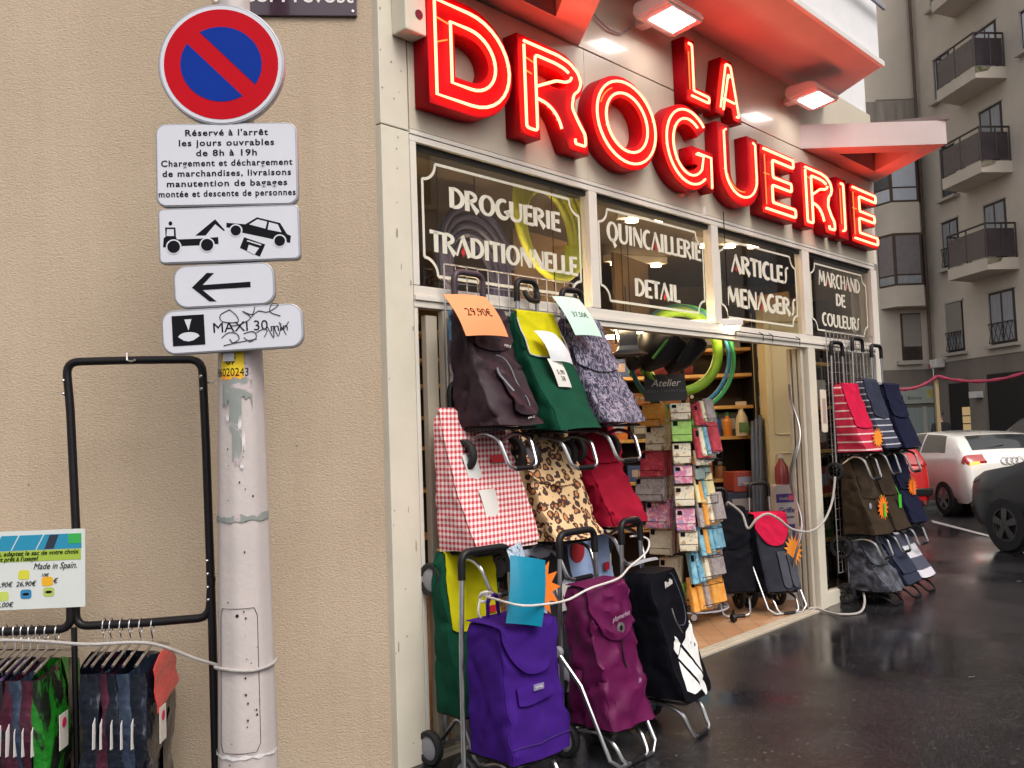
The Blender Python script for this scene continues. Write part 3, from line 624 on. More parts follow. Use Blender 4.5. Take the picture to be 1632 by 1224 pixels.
# ------------------------------------------------------------------ lamp post and traffic plates
PX, PY = -1.02, 3.42
def prad(z): return .113-.0167*z
pole = thing('lamp_post', 'pinkish fluted lamp post with scuffed paint in front of the beige wall', 'lamp post', (PX, PY, 0))
polem = mat('pale mauve pole paint', (.5, .45, .445), .5, var=.07, vs=4, bump=.15, bs=50)
b = MB()
def pole_grid(u, v):
    z = 4.6*v; a = 2*math.pi*u; r = prad(z)*(1-.028*(.5-.5*math.cos(16*a/2)))
    return (r*math.cos(a), r*math.sin(a), z)
b.grid(pole_grid, 96, 12); b.build('shaft', polem, pole, True)
def on_pole(a, z, off=.0015): r = prad(z)+off; return (r*math.sin(a), -r*math.cos(a), z)
def pole_patch(name, a0, a1, z0, z1, m_, off=.002, jag=0, seed=0):
    b = MB(); rr = random.Random(seed); n = 14; J = [[rr.uniform(-jag, jag) for _ in range(4)] for _ in range(n+1)]
    def fn(u, v):
        i = int(round(u*n)); zz0, zz1 = z0+J[i][0]*(z1-z0), z1+J[i][1]*(z1-z0); return on_pole(a0+(a1-a0)*u, zz0+(zz1-zz0)*v, off)
    b.grid(fn, n, 4); return b.build(name, m_, pole)
worn = blotch('worn grey pole', [(.38, (.5, .43, .45)), (.46, (.25, .27, .26)), (.75, (.21, .24, .235))], 14, dist=.6)
pole_patch('worn_patch', -.55, .75, 1.6, 1.735, worn, .003, .2, 1); pole_patch('worn_patch', -.2, .3, 1.49, 1.62, worn, .003, .15, 2)
pole_patch('worn_patch', -.1, .25, 1.38, 1.5, worn, .003, .15, 5)
pole_patch('worn_band', -1.5, 1.5, 1.165, 1.19, worn, .003, .3, 3)
white_ = flat((.66, .64, .66), .5)
for a, z, h, s in ((.15, 1.5, .04, 3), (.28, 1.43, .06, 4), (-.35, 1.535, .02, 5), (.2, 1.36, .012, 6)): pole_patch('glue_mark', a, a+.13, z, z+h, white_, .0045, .4, s)
pole_patch('paint_rim', -1.5, 1.5, .325, .337, white_, .003, .5, 9)
b = MB(); hz0, hz1, ha = .345, .855, .72
loop = [(-ha*.85, hz0), (ha*.8, hz0), (ha, hz0+.03), (ha, hz1-.03), (ha*.85, hz1), (-ha*.9, hz1), (-ha, hz1-.03), (-ha, hz0+.03)]
dense = []
for (a0, q0), (a1, q1) in zip(loop, loop[1:]+loop[:1]):
    for i in range(8): dense.append(on_pole(a0+(a1-a0)*i/8, q0+(q1-q0)*i/8, .0015))
b.tube(dense, .001, 4, closed=True); b.lathe([(.001, .004), (.006, .002), (.006, -.004)], (0, -1, 0), on_pole(0, .83, 0), 8); b.build('hatch_outline', M['ink'], pole)
b = MB(); rr = random.Random(5)
for i in range(30):
    a = rr.choice((.25, .35, -.3, .6))+rr.gauss(0, .05); z = rr.uniform(.3, 1.5); s = rr.uniform(.0012, .0042); p = Vector(on_pole(a, z, .0022)); tx = Vector((math.cos(a), math.sin(a), 0))
    b.face([p+tx*s, p+Vector((0, 0, s*1.6)), p-tx*s, p-Vector((0, 0, s))])
b.build('chip_mark', M['ink'], pole)
pole_patch('yellow_sticker', -.62, .42, 1.69, 1.81, blotch('yellow sticker', [(.35, (.75, .52, .02)), (.6, (.8, .62, .03)), (.72, (.75, .3, .02))], 9), .0035, .05, 8)
def wrap(p): a = p.x/prad(1.75); return Vector(on_pole(a, p.z, .0045))
text('sticker_number', '86020243', .043, M['ink'], pole, mapping=lambda p: wrap(Vector((p.x-.012, 0, p.z+1.699))), ext=.0005, xs=.75)
text('sticker_number', '07', .042, M['ink'], pole, mapping=lambda p: wrap(Vector((p.x-.01, 0, p.z+1.741))), ext=.0005, xs=.9)
text('sticker_number', 'S24', .034, mat('rust ink', (.3, .03, .02), .5, var=.1), pole, mapping=lambda p: wrap(Vector((p.x-.03, 0, p.z+1.782))), ext=.0005)

SY = 3.325
def plate_thing(name, label, w_, h_, r_, xc, zc, yaw=R(3.5), tilt=0, yoff=0):
    o = thing(name, label, 'road sign', (xc, SY+yoff, zc), yaw)
    tl = lambda p: Vector((p.x*math.cos(tilt)-p.z*math.sin(tilt), p.y, p.x*math.sin(tilt)+p.z*math.cos(tilt)))
    shape('rim', [rring(w_, h_, r_)], .022, M['signedge'], o, bev=.003, mapping=tl)
    shape('face', [rring(w_-.008, h_-.008, r_-.004)], .002, M['signface'], o, (0, -.0262, 0), mapping=tl)
    return o, tl
YT = -.0285
o, tl = plate_thing('text_plate', 'large grey plate with eight lines of French delivery hours text', .508, .305, .035, -1.022, 2.478)
lines = ["Réservé à l'arrêt", 'les jours ouvrables', 'de 8h à 19h', 'Chargement et déchargement', 'de marchandises, livraisons', 'manutention de bagages', 'montée et descente de personnes']
ww = [.30, .345, .22, .475, .465, .435, .495]
for i, (s, wd) in enumerate(zip(lines, ww)):
    t = text('text_line', s, .0325, M['ink'], o, (0, YT, .108-.0378*i), spacing=1.15, bold=.0006, ext=.001)
    cur = t.dimensions.x; t.scale = (wd/cur, 1, 1)
o, tl = plate_thing('tow_plate', 'grey plate with a black tow truck lifting a car and torn sticker', .505, .2, .018, -1.018, 2.218, tilt=R(.8))
def px_shape(nm, pts, par=o, m_=None): return shape(nm, [[((x-258)/433-.25+.0, (374-y)/433) for x, y in pts]], .0012, m_ or M['ink'], par, (0, YT+.001, 0))
Z = lambda pts: [(230+x/4.08, 300+y/4.08) for x, y in pts]
for nm, pts in (('truck_cab', [(150, 250), (215, 252), (218, 315), (225, 330), (370, 328), (485, 320), (487, 366), (455, 366), (445, 345), (420, 335), (390, 340), (372, 372), (240, 374), (225, 345), (195, 335), (165, 350), (155, 380), (135, 380), (140, 318), (152, 312)]),
               ('truck_crane', [(340, 308), (468, 203), (528, 275), (524, 283), (468, 235), (405, 308)]),
               ('towed_car', [(540, 228), (660, 240), (735, 196), (882, 236), (925, 310), (950, 322), (944, 368), (925, 366), (905, 325), (870, 315), (835, 342), (640, 295), (625, 258), (590, 245), (560, 262), (538, 258)])):
    px_shape(nm, Z(pts))
for nm, pts in (('cab_window', [(163, 262), (205, 264), (206, 308), (158, 306)]), ('car_window', [(685, 242), (738, 210), (800, 226), (788, 272)]), ('car_window', [(812, 230), (868, 246), (890, 298), (802, 278)])):
    shape(nm, [[((x-258)/433-.25, (374-y)/433) for x, y in Z(pts)]], .0012, M['signface'], o, (0, YT, 0))
for cx, cy, r_ in ((203, 378, 40), (415, 370, 39), (599, 280, 33), (878, 354, 34)):
    X, Y_ = (230+cx/4.08-258)/433-.25, (374-300-cy/4.08)/433
    shape('wheel_gap', [ell(X, Y_, (r_+9)/4.08/433, (r_+9)/4.08/433)], .0012, M['signface'], o, (0, YT, 0)); shape('wheel_disc', [ell(X, Y_, r_/4.08/433, r_/4.08/433)], .0012, M['ink'], o, (0, YT-.001, 0))
px_shape('beacon', [(230+x/4.08, 300+y/4.08) for x, y in ell(184, 225, 12, 14)])
st = Z([(650, 325), (785, 375), (748, 455), (622, 395)]); px_shape('torn_sticker', st)
shape('sticker_scrap', [[((x-258)/433-.25, (374-y)/433) for x, y in Z([(680, 375), (745, 398), (715, 440), (668, 415)])]], .0012, M['signface'], o, (0, YT-.0005, 0))
shape('sticker_scrap', [[((x-258)/433-.25, (374-y)/433) for x, y in Z([(672, 345), (760, 375), (757, 383), (668, 352)])]], .0012, M['signface'], o, (0, YT-.0005, 0))
o, tl = plate_thing('arrow_plate', 'small rounded grey plate with black arrow pointing left', .358, .153, .045, -1.04, 2.03, tilt=R(1.4))
shape('arrow', [[(-.115, -.003), (-.06, .048), (-.035, .046), (-.078, .004), (.095, .008), (.095, -.012), (-.078, -.014), (-.03, -.058), (-.055, -.057)]], .0012, M['ink'], o, (0, YT, 0), mapping=tl)
o, tl = plate_thing('disc_plate', 'grey plate with parking disc symbol, MAXI 30 min and marker graffiti', .502, .158, .045, -1.012, 1.868, tilt=R(2.0))
shape('disc_square', [[(-.215, -.05), (-.1, -.05), (-.1, .06), (-.215, .06)]], .0012, M['ink'], o, (0, YT, 0), mapping=tl)
shape('disc_symbol', [[(-.17, .045), (-.145, .045), (-.157, .004)]], .0012, M['signface'], o, (0, YT-.001, 0), mapping=tl)
shape('disc_symbol', [[(-.195, -.018)]+[(-.157+.038*math.cos(R(a)), -.02+.018*math.sin(R(a))) for a in range(150, 20, -15)]+[(-.119, -.018), (-.14, -.032), (-.157, -.036), (-.175, -.032)]], .0012, M['signface'], o, (0, YT-.001, 0), mapping=tl)
t = text('disc_text', 'MAXI 30', .052, M['ink'], o, (-.072, YT, -.012), align='LEFT', bold=0, mapping=tl); t.scale = (.196/t.dimensions.x, 1, 1)
t = text('disc_text', 'min', .042, M['ink'], o, (.135, YT, -.012), align='LEFT', bold=0, mapping=tl); t.scale = (.062/t.dimensions.x, 1, 1)
gm = mat('purple black marker', (.035, .022, .04), .4, var=.3, vs=40)
b = MB(); k = 1/4.08/433
def gp(pts): return [tl(Vector(((230+x/4.08-370)/433, YT-.001, (527-300-y/4.08)/433))) for x, y in pts]
for pts in ([(560, 800), (500, 830), (505, 870), (560, 885), (610, 880), (600, 840), (560, 800)], [(560, 905), (620, 900), (690, 860), (640, 815), (700, 840), (720, 790)], [(690, 860), (740, 820), (800, 830), (870, 790), (830, 778), (815, 830), (880, 860)],
            [(500, 980), (540, 950), (590, 955), (610, 990), (570, 1015), (550, 990)], [(640, 960), (700, 950), (720, 985), (680, 1015), (640, 985)], [(720, 960), (760, 940), (790, 950), (770, 990)], [(790, 920), (830, 1000), (830, 930), (860, 990), (880, 930), (910, 985)], [(510, 1030), (600, 1015), (720, 1000)], [(870, 900), (890, 950), (930, 900)]):
    b.tube(smooth_path(gp(pts), 4), .0017, 5)
b.build('graffiti', gm, o)
# round no-parking sign
o = thing('no_parking_sign', 'round red and blue no parking sign at the top of the post', 'road sign', (-1.035, SY-.002, 2.853), R(3.5))
shape('rim', [ell(0, 0, .226, .226, 0, 360, 64)], .024, M['signedge'], o, bev=.004)
shape('white_ring', [ell(0, 0, .221, .221, 0, 360, 64)], .0015, M['signface'], o, (0, -.0285, 0))
shape('red_disc', [ell(0, 0, .208, .208, 0, 360, 64)], .0015, M['signred'], o, (0, -.0295, 0))
shape('blue_segment', [[(.148*math.cos(R(a)), .141*math.sin(R(a))) for a in range(-34, 126, 5)]], .0015, M['signblue'], o, (0, -.0305, 0), rz=0)
shape('blue_segment', [[(.148*math.cos(R(a)), .141*math.sin(R(a))) for a in range(146, 306, 5)]], .0015, M['signblue'], o, (0, -.0305, 0))
b = MB(); b.box((-.02, .0, -1.1), (.02, .03, .1)); b.build('bracket', M['signedge'], o)

# ------------------------------------------------------------------ clothes rack with bagged trolley covers
RY = 3.62
def rp(px, py, y=RY): return at(px, py, y)
rack = thing('garment_rack', 'black tubular double display rail standing against the beige wall', 'display rail', (rp(115, 985).x, RY, 0))
ro = Vector(rack.location)
def rl(px, py, y=RY): return rp(px, py, y)-ro
pr = .0165
b = MB(); b.tube(fillet([rl(122, 860), rl(112, 650), rl(105, 577), rl(212, 574), rl(322, 573), rl(328, 700), rl(338, 985), rl(344, 1224), Vector((rl(345, 1224).x, 0, 0.02))], .055, 6), pr, 10); b.build('hoop', M['blackmetal'], rack, True)
b = MB(); b.tube(fillet([rl(120, 855), rl(121, 998), rl(225, 993), rl(334, 984), rl(337, 920)], .05, 6), pr, 10); b.build('hanging_bar', M['blackmetal'], rack, True)
b = MB(); b.tube(fillet([rl(-160, 1013, 3.6), rl(0, 1007, 3.6), rl(113, 1002, 3.6), rl(112, 940, 3.6)], .05, 6), pr, 10); b.build('hanging_bar', M['blackmetal'], rack, True)
b = MB(); b.tube([rl(118, 1000), Vector((rl(124, 1224).x, 0, .02))], .012, 8); b.build('leg', M['blackmetal'], rack, True)
b = MB(); b.tube([rl(-160, 1013, 3.6), Vector((rl(-160, 1013, 3.6).x, 0, .02))], .012, 8); b.build('leg', M['blackmetal'], rack, True)
b = MB()
for q in ((104, 607), (104, 628), (322, 600), (323, 620), (332, 893), (333, 914), (333, 935), (334, 955), (111, 952), (111, 972)):
    p = rl(*q); b.lathe([(.001, .006), (.005, .004), (.007, 0)], (0, -1, 0), p+Vector((0, -pr+.001, 0)), 10)
b.build('rivet', M['chrome'], rack, True)
b = MB(); p = rl(208, 575); b.tube([p+Vector((-.01, -.01, .03)), p+Vector((-.005, -.022, .0)), p+Vector((.012, -.02, -.004)), p+Vector((.03, -.022, .002))], .0035, 6)
p = rl(328, 610); b.tube([p, p+Vector((.03, -.01, -.002)), p+Vector((.045, -.01, .01))], .003, 6); b.build('wire_hook', M['chrome'], rack, True)
# price board
q0, q1, q2, q3 = at(-120, 856, 3.58), at(132, 843, 3.57), at(132, 968, 3.57), at(-120, 981, 3.58)
bw = q1.x-q0.x; bh = q1.z-q2.z
o = thing('price_board', 'white price board with blue and green header reading Made in Spain', 'price sign', ((q0.x+q1.x)/2, 3.575, (q1.z+q2.z)/2), R(3))
sx = bw/252; bt = R(2.9)*0
def bp(px, py): return (-bw/2+(px+120)*sx, bh/2-(py-843)*bh/125)
mpz = lambda p: Vector((p.x, p.y, p.z+(.0)))
shape('board', [[(x, z) for x, z in rring(bw, bh, .006, 2)]], .006, mat('white laminated card', (.62, .66, .66), .3, var=.03, coat=.3), o)
def bq(nm, x0, y0, x1, y1, c, y=-.0065, sk=0):
    (a, zt), (c_, zb) = bp(x0, y0), bp(x1, y1); shape(nm, [[(a, zb), (c_, zb), (c_+sk, zt), (a+sk, zt)]], .0008, flat(c, .4, 'print'), o, (0, y, 0))
bq('header_photo', -120, 850, 127, 874, (.02, .25, .42)); bq('header_green', 107, 850, 127, 866, (.04, .38, .08), -.0073); bq('header_black', 70, 851, 84, 873, (.02, .03, .05), -.0073, .02)
for x in (-80, -40, -10, 18, 56): bq('header_line', x, 850, x+2, 874, (.5, .62, .66), -.0073, .03)
bq('green_band', -120, 875, 126, 892, (.33, .47, .06))
text('board_text', 'châssis, adaptez le sac de votre choix', .024, M['ink'], o, (bp(122, 0)[0], -.0075, bp(0, 883)[1]+.002), align='RIGHT', bold=.0004, shear=.2)
text('board_text', "il est prêt à l'usage!", .023, M['ink'], o, (bp(60, 0)[0], -.0075, bp(0, 891)[1]+.001), align='RIGHT', bold=.0004, shear=.2)
text('board_text', 'Made in Spain.', .034, M['ink'], o, (bp(120, 0)[0], -.0075, bp(0, 905)[1]), align='RIGHT', shear=.35, xs=.85)
for s, x, y in (('29,90€', 5, 931), ('26,90€', 41, 931), ('€', 86, 928), ('12,00€', 6, 963), ('10€', 70, 917)): text('board_text', s, .026 if s != '10€' else .018, M['ink'], o, (bp(x, 0)[0], -.0075, bp(0, y)[1]), shear=.25)
for x, y, c in ((38, 913, (.6, .6, .05)), (6, 946, (.5, .6, .12)), (41, 944, (.03, .2, .4)), (76, 942, (.4, .5, .12)), (74, 925, (.75, .4, .02))):
    (cx_, cz_) = bp(x, y); shape('icon', [[(cx_+px_, cz_+pz_) for px_, pz_ in rring(.042, .036, .01, 3)]], .0008, flat(c, .4, 'print'), o, (0, -.0065, 0))
for x, y in ((41, 944), (76, 942)): (cx_, cz_) = bp(x, y); shape('icon', [[(cx_+px_, cz_+pz_) for px_, pz_ in ell(0, 0, .013, .005)]], .0008, M['ink'], o, (0, -.0073, 0))
# hanging covers
def plastic(name, cols, scale=20, dist=1.2):
    mt = blotch(name, cols, scale, (1, 1, .35), .22, dist); bsd = mt.node_tree.nodes['Principled BSDF']; setin(bsd, 'Coat Weight', .45); setin(bsd, 'Coat Roughness', .1); setin(bsd, 'Specular IOR Level', .25)
    n = mt.node_tree; nb = n.nodes.new('ShaderNodeTexNoise'); nb.inputs['Scale'].default_value = 38; tc = n.nodes.new('ShaderNodeTexCoord'); n.links.new(tc.outputs['Object'], nb.inputs['Vector'])
    bpn = n.nodes.new('ShaderNodeBump'); bpn.inputs['Strength'].default_value = .5; bpn.inputs['Distance'].default_value = .012; n.links.new(nb.outputs[0], bpn.inputs['Height']); n.links.new(bpn.outputs[0], bsd.inputs['Normal']); return mt
navy = plastic('navy bagged cloth', [(.4, (.004, .006, .012)), (.64, (.011, .015, .03)), (.76, (.16, .18, .22))])
blackp = plastic('black dotted bagged cloth', [(.4, (.01, .01, .014)), (.64, (.014, .014, .02)), (.7, (.3, .28, .32))], 55)
plum = plastic('plum bagged cloth', [(.35, (.03, .006, .014)), (.65, (.08, .014, .035))])
blue = plastic('steel blue bagged cloth', [(.35, (.012, .02, .04)), (.65, (.045, .065, .11))])
lilac = plastic('lilac print bagged cloth', [(.38, (.06, .03, .1)), (.5, (.2, .1, .35)), (.66, (.45, .28, .5))], 14)
green = plastic('green black print bagged cloth', [(.45, (.012, .016, .012)), (.5, (.012, .15, .012)), (.8, (.015, .2, .02))], 13)
redm = plastic('red bagged cloth', [(.3, (.5, .03, .035)), (.7, (.62, .06, .06))], 5)
film = glass('clear plastic sleeve', (.8, .8, .8))
def cover(px, material, label, top=None, seed=0, card=False, y=RY, thick=.082, top_h=.0):
    p = rp(px, 996 if px > 130 else 1006, y)
    o = thing('bagged_cover', label, 'trolley cover', (p.x, p.y, p.z), R(4), 'bagged trolley covers hanging on the display rail')
    b = MB(); b.tube(fillet([(.0, .012, -.03), (0, .024, .0), (0, .018, .02), (0, 0, .028), (0, -.02, .012), (0, -.018, -.02), (0, 0, -.045), (0, 0, -.075)], .01, 3), .0028, 6)
    b.tube([(-.004, -.185, -.115), (0, -.1, -.09), (0, 0, -.07), (0, .1, -.09), (.004, .185, -.115)], .006, 6); b.build('hanger', M['chrome'], o, True)
    b = MB(); rr = random.Random(seed); hh = p.z-.06
    def panel(u, v):
        a = 2*math.pi*u; yy = .178*max(-1, min(1, 1.25*math.sin(a))); xx = thick/2*math.cos(a)*(1+.3*math.sin(7*v+seed))
        z = -.1-(hh-.1)*v; z -= abs(yy)*.25*(1-v)
        nz = noise.noise(Vector((yy*9+seed, v*3.2, a*.6)))*.02+noise.noise(Vector((yy*24, v*14+seed, a)))*.006
        return (xx+nz+.006*math.sin(v*5+seed), yy*(1-.04*v)+noise.noise(Vector((v*4, seed, 2)))*.012, z)
    b.grid(panel, 28, 26); b.build('cloth', material, o, True)
    if top is not None:
        b = MB(); b.grid(lambda u, v: (.066+.004*math.sin(9*v)-.012*(1-v), -.17+.26*u, -.085-.05*abs(2*u-1)**2*(1-v)-top_h*v*(1.05-.25*u)), 8, 6, .004); b.build('shoulder_panel', top, o, True)
    if card:
        b = MB(); b.box((.072, -.16, -top_h-.08), (.074, -.085, -top_h-.21)); b.build('label_card', flat((.66, .62, .58), .5, 'card'), o)
        b = MB(); b.lathe([(.001, .002), (.018, .002), (.018, 0)], (1, 0, 0), (.0742, -.122, -top_h-.115), 14); b.build('label_print', flat((.55, .02, .09), .5, 'card'), o)
    else:
        b = MB(); b.prism([(.024, -.19, -.33), (.03, -.175, -.3), (.034, -.15, -.42), (.022, -.19, -.42)], (.002, .001, 0)); b.build('label_card', flat((.6, .58, .58), .5, 'card'), o)
    return o
CV = [(-6, navy, 'bagged navy cover at the left end of the rail'), (8, blackp, 'bagged black speckled cover left of the lilac one'), (24, lilac, 'bagged lilac and purple print trolley cover'), (36, blackp, 'bagged black cover with white specks right of the lilac one'), (48, plum, 'bagged plum cover left of the steel blue one'), (60, blue, 'bagged steel blue cover beside the plum cover, left bar'), (74, plum, 'bagged plum cover next to the bright green one')]
for i, (x, mm, lb) in enumerate(CV): cover(x, mm, lb, seed=i+1, y=3.6)
cover(91, green, 'bagged bright green and black print cover with white tag', None, 11, True, y=3.6, top_h=.2, thick=.07)
CV = [(166, navy, 'bagged black cover at the left end of the right-hand bar'), (177, navy, 'second bagged navy cover from the left on the right-hand bar'), (193, plum, 'bagged plum cover among navy ones on the right-hand bar'), (208, navy, 'bagged navy cover between the plum and steel blue ones'), (224, blue, 'bagged steel blue cover on the right-hand bar')]
for i, (x, mm, lb) in enumerate(CV): cover(x, mm, lb, seed=20+i)
cover(243, navy, 'bagged navy cover with bright red shoulder panel and white tag', redm, 31, True, top_h=.2)
# grey rope tied across the covers and round the post
o = thing('grey_rope', 'grey rope tied across the hanging covers and round the lamp post', 'rope', (0, 0, 0))
b = MB(); pts = [at(-60, 1019, 3.40), at(60, 1022, 3.38), at(140, 1027, 3.36), at(215, 1024, 3.38), at(255, 1029, 3.42), at(310, 1049, 3.5), at(352, 1062, 3.42)]
zr = at(390, 1070, 3.3).z
pts += [Vector((PX+(prad(zr)+.006)*math.sin(a), PY-(prad(zr)+.006)*math.cos(a), zr-.004*math.sin(3*a))) for a in (-1.3, -1, -.6, -.2, .2, .6, 1, 1.4, 1.9)]
b.tube(smooth_path(pts, 6), .0065, 8); b.build('cord', M['greyrope'], o, True)
# ------------------------------------------------------------------ wire grids
def wire_grid(label, u0, u1, z0, z1, v):
    o = thing('wire_grid', label, 'display grid', F(u0, v, z0), TH)
    b = MB(); w_, h_ = u1-u0, z1-z0; nu, nz = round(w_/.072), round(h_/.085)
    for i in range(nu+1): b.tube([(w_*i/nu, 0, 0), (w_*i/nu, 0, h_)], .0028 if i not in (0, nu) else .004, 5)
    for j in range(nz+1): b.tube([(0, -.004, h_*j/nz), (w_, -.004, h_*j/nz)], .0026 if j not in (0, nz) else .004, 5)
    b.build('mesh_panel', M['wire'], o)
wire_grid('zinc wire display grid behind the stacked trolleys left of the doorway', .165, 1.13, .35, 2.262, -.04)
wire_grid('zinc wire display grid on the narrow window right of the doorway', 4.385, 5.35, .25, 2.2, -.035)

# ------------------------------------------------------------------ shopping trolleys
class Bag:
    def __init__(s, w, zb, zt, db, dt, back=-.02, lean=0, fold=.011, seed=0, top_round=.05, flare=1.0, pw=1.2):
        s.w, s.zb, s.zt, s.db, s.dt, s.back, s.lean, s.fold, s.seed, s.tr, s.flare, s.pw = w, zb, zt, db, dt, back, lean, fold, seed, top_round, flare, pw
    def yb(s, z): return s.back - s.lean*(z-s.zb)/(s.zt-s.zb)*0
    def depth(s, z):
        t = max(0, min(1, (z-s.zb)/(s.zt-s.zb))); return s.dt+(s.db-s.dt)*(1-t)**s.pw
    def hw(s, z): t = max(0, min(1, (z-s.zb)/(s.zt-s.zb))); return s.w/2*(s.flare*(1-t)+t*1.0)*(1+.03*math.sin(math.pi*t))
    def wr(s, x, z, k=0):
        f = s.fold; q = Vector((x*7+s.seed*3.1, z*5.5-s.seed, k+s.seed))
        rg = 1-abs(noise.noise(Vector((x*5+z*6+s.seed*2.7, z*4-x*3, k+s.seed*.7))))*2
        return f*(noise.noise(q)*.75+noise.noise(q*2.6)*.5+noise.noise(q*5.5)*.25-1.0*max(0, rg)**5) - f*.5*abs(noise.noise(Vector((x*4+z*3+s.seed, z*9, 3))))
    def front(s, x, z): return s.back-s.depth(z)-.012*(1-(abs(x)/max(s.hw(z), .01))**2)+s.wr(x, z)
    def mesh(s, name, m_, par):
        b = MB(); nz = 30; ring = []; co = []
        base = rring(2, 2, .16, 5)
        for j in range(nz+1):
            t = j/nz; z = s.zb+(s.zt-s.zb)*t; d = s.depth(z); hw = s.hw(z); sh = 1.0
            if t > .93: sh = 1-(t-.93)/.07*.12
            L = []
            pts = []
            for (x0, y0) in base: pts.append((x0, y0))
            # subdivide long edges for wrinkles
            dense = []
            for a, c in zip(pts, pts[1:]+pts[:1]):
                k = max(1, int(math.dist(a, c)/.16))
                for i in range(k): dense.append((a[0]+(c[0]-a[0])*i/k, a[1]+(c[1]-a[1])*i/k))
            for (x0, y0) in dense:
                x = x0*hw*sh; yy = (y0+1)/2      # 0 front, 1 back
                bul = .012*(1-x0*x0)*(1-yy)
                y = s.back-d*(1-yy)-bul
                n1 = s.wr(x, z) if yy < .5 else 0; n2 = s.wr(y*1.3+5, z, 4) if abs(x0) > .8 else 0
                zz = z
                if t == 0: zz += .0
                sag = .01*noise.noise(Vector((x*6+s.seed, y*6, 1.5)))*(1-t)
                L.append(b.bm.verts.new((x+n2*(1 if x0 > 0 else -1)*1.1, y+n1*(1-yy), zz+sag)))
            ring.append(L); co.append([v.co[:] for v in L]); base_d = dense
        n = len(ring[0])
        for A, B in zip(ring, ring[1:]):
            for i in range(n): b.bm.faces.new((A[i], A[(i+1) % n], B[(i+1) % n], B[i]))
        b.bm.faces.new(ring[0][::-1]); b.bm.faces.new(ring[-1])
        o = b.build(name, m_, par, True)
        for sg in (-1, 1):                                            # piped seam along each front edge
            k = max(range(n), key=lambda i: sg*base_d[i][0]*3-base_d[i][1]*3)
            b = MB(); b.tube([tuple(c+Vector((sg*.001, -.001, 0))) for c in (Vector(L[k]) for L in co)], .0032, 5); b.build('seam_piping', m_, o, True)
        return o
    def flap(s, name, m_, par, zlow, wfrac=1.02, rnd=.3, off=.008, top=True, curl=0, x0=0, rexp=2.6):
        b = MB(); nu, nv = 16, 22; hw0 = s.hw(s.zt)*wfrac
        def fn(u, v):
            q = 2*u-1
            zl = zlow+rnd*.16*(abs(q)**rexp)
            L1 = s.dt*.9 if top else 0; L2 = s.zt-zl; tot = L1+L2; d = v*tot
            if d < L1: y = s.back-.01-(d/L1)*(s.dt*.95); z = s.zt+.012-.01*(d/L1)**4; x = q*hw0*.96
            else:
                z = s.zt+.004-(d-L1); z = max(z, zl)
                x = q*(hw0*.96+(s.hw(z)*wfrac-hw0*.96)*min(1, (d-L1)/.1)); y = s.front(x/wfrac, z)-off-curl*(v**3)
            return (x+x0, y, z)
        b.grid(fn, nu, nv, .004)
        return b.build(name, m_, par, True)
    def patch(s, name, m_, par, xa, xb, za, zb, off=.012, rnd=0, th=.004, slant=0):
        b = MB()
        def fn(u, v):
            x = xa+(xb-xa)*u; q = 2*u-1; z = zb+(za+rnd*abs(q)**2.5-zb)*v+slant*(u-.5); return (x, s.front(x, z)-off, z)
        b.grid(fn, 10, 10, th); return b.build(name, m_, par, True)
def wheel(par, x, y, z, r, capped=True, wd=.035):
    b = MB(); b.lathe([(r*.7, -wd/2), (r*.93, -wd/2), (r, -wd/4), (r, wd/4), (r*.93, wd/2), (r*.7, wd/2), (r*.68, 0), (r*.7, -wd/2)], (1, 0, 0), (x, y, z), 28); o = b.build('wheel', M['rubber'], par, True)
    b = MB()
    if capped: b.lathe([(.001, -wd*.42), (r*.5, -wd*.42), (r*.71, -wd*.25), (r*.71, wd*.25), (r*.5, wd*.42), (.001, wd*.42)], (1, 0, 0), (x, y, z), 24); b.build('hub', M['hub'], o, True)
    else:
        b.lathe([(.001, -wd*.4), (r*.18, -wd*.4), (r*.18, wd*.4), (.001, wd*.4)], (1, 0, 0), (x, y, z), 14)
        for k in range(6):
            a = 2*math.pi*k/6; b.tube([(x, y, z), (x, y+math.cos(a)*r*.72, z+math.sin(a)*r*.72)], r*.07, 6)
        b.build('hub', M['black'], o)
    return o
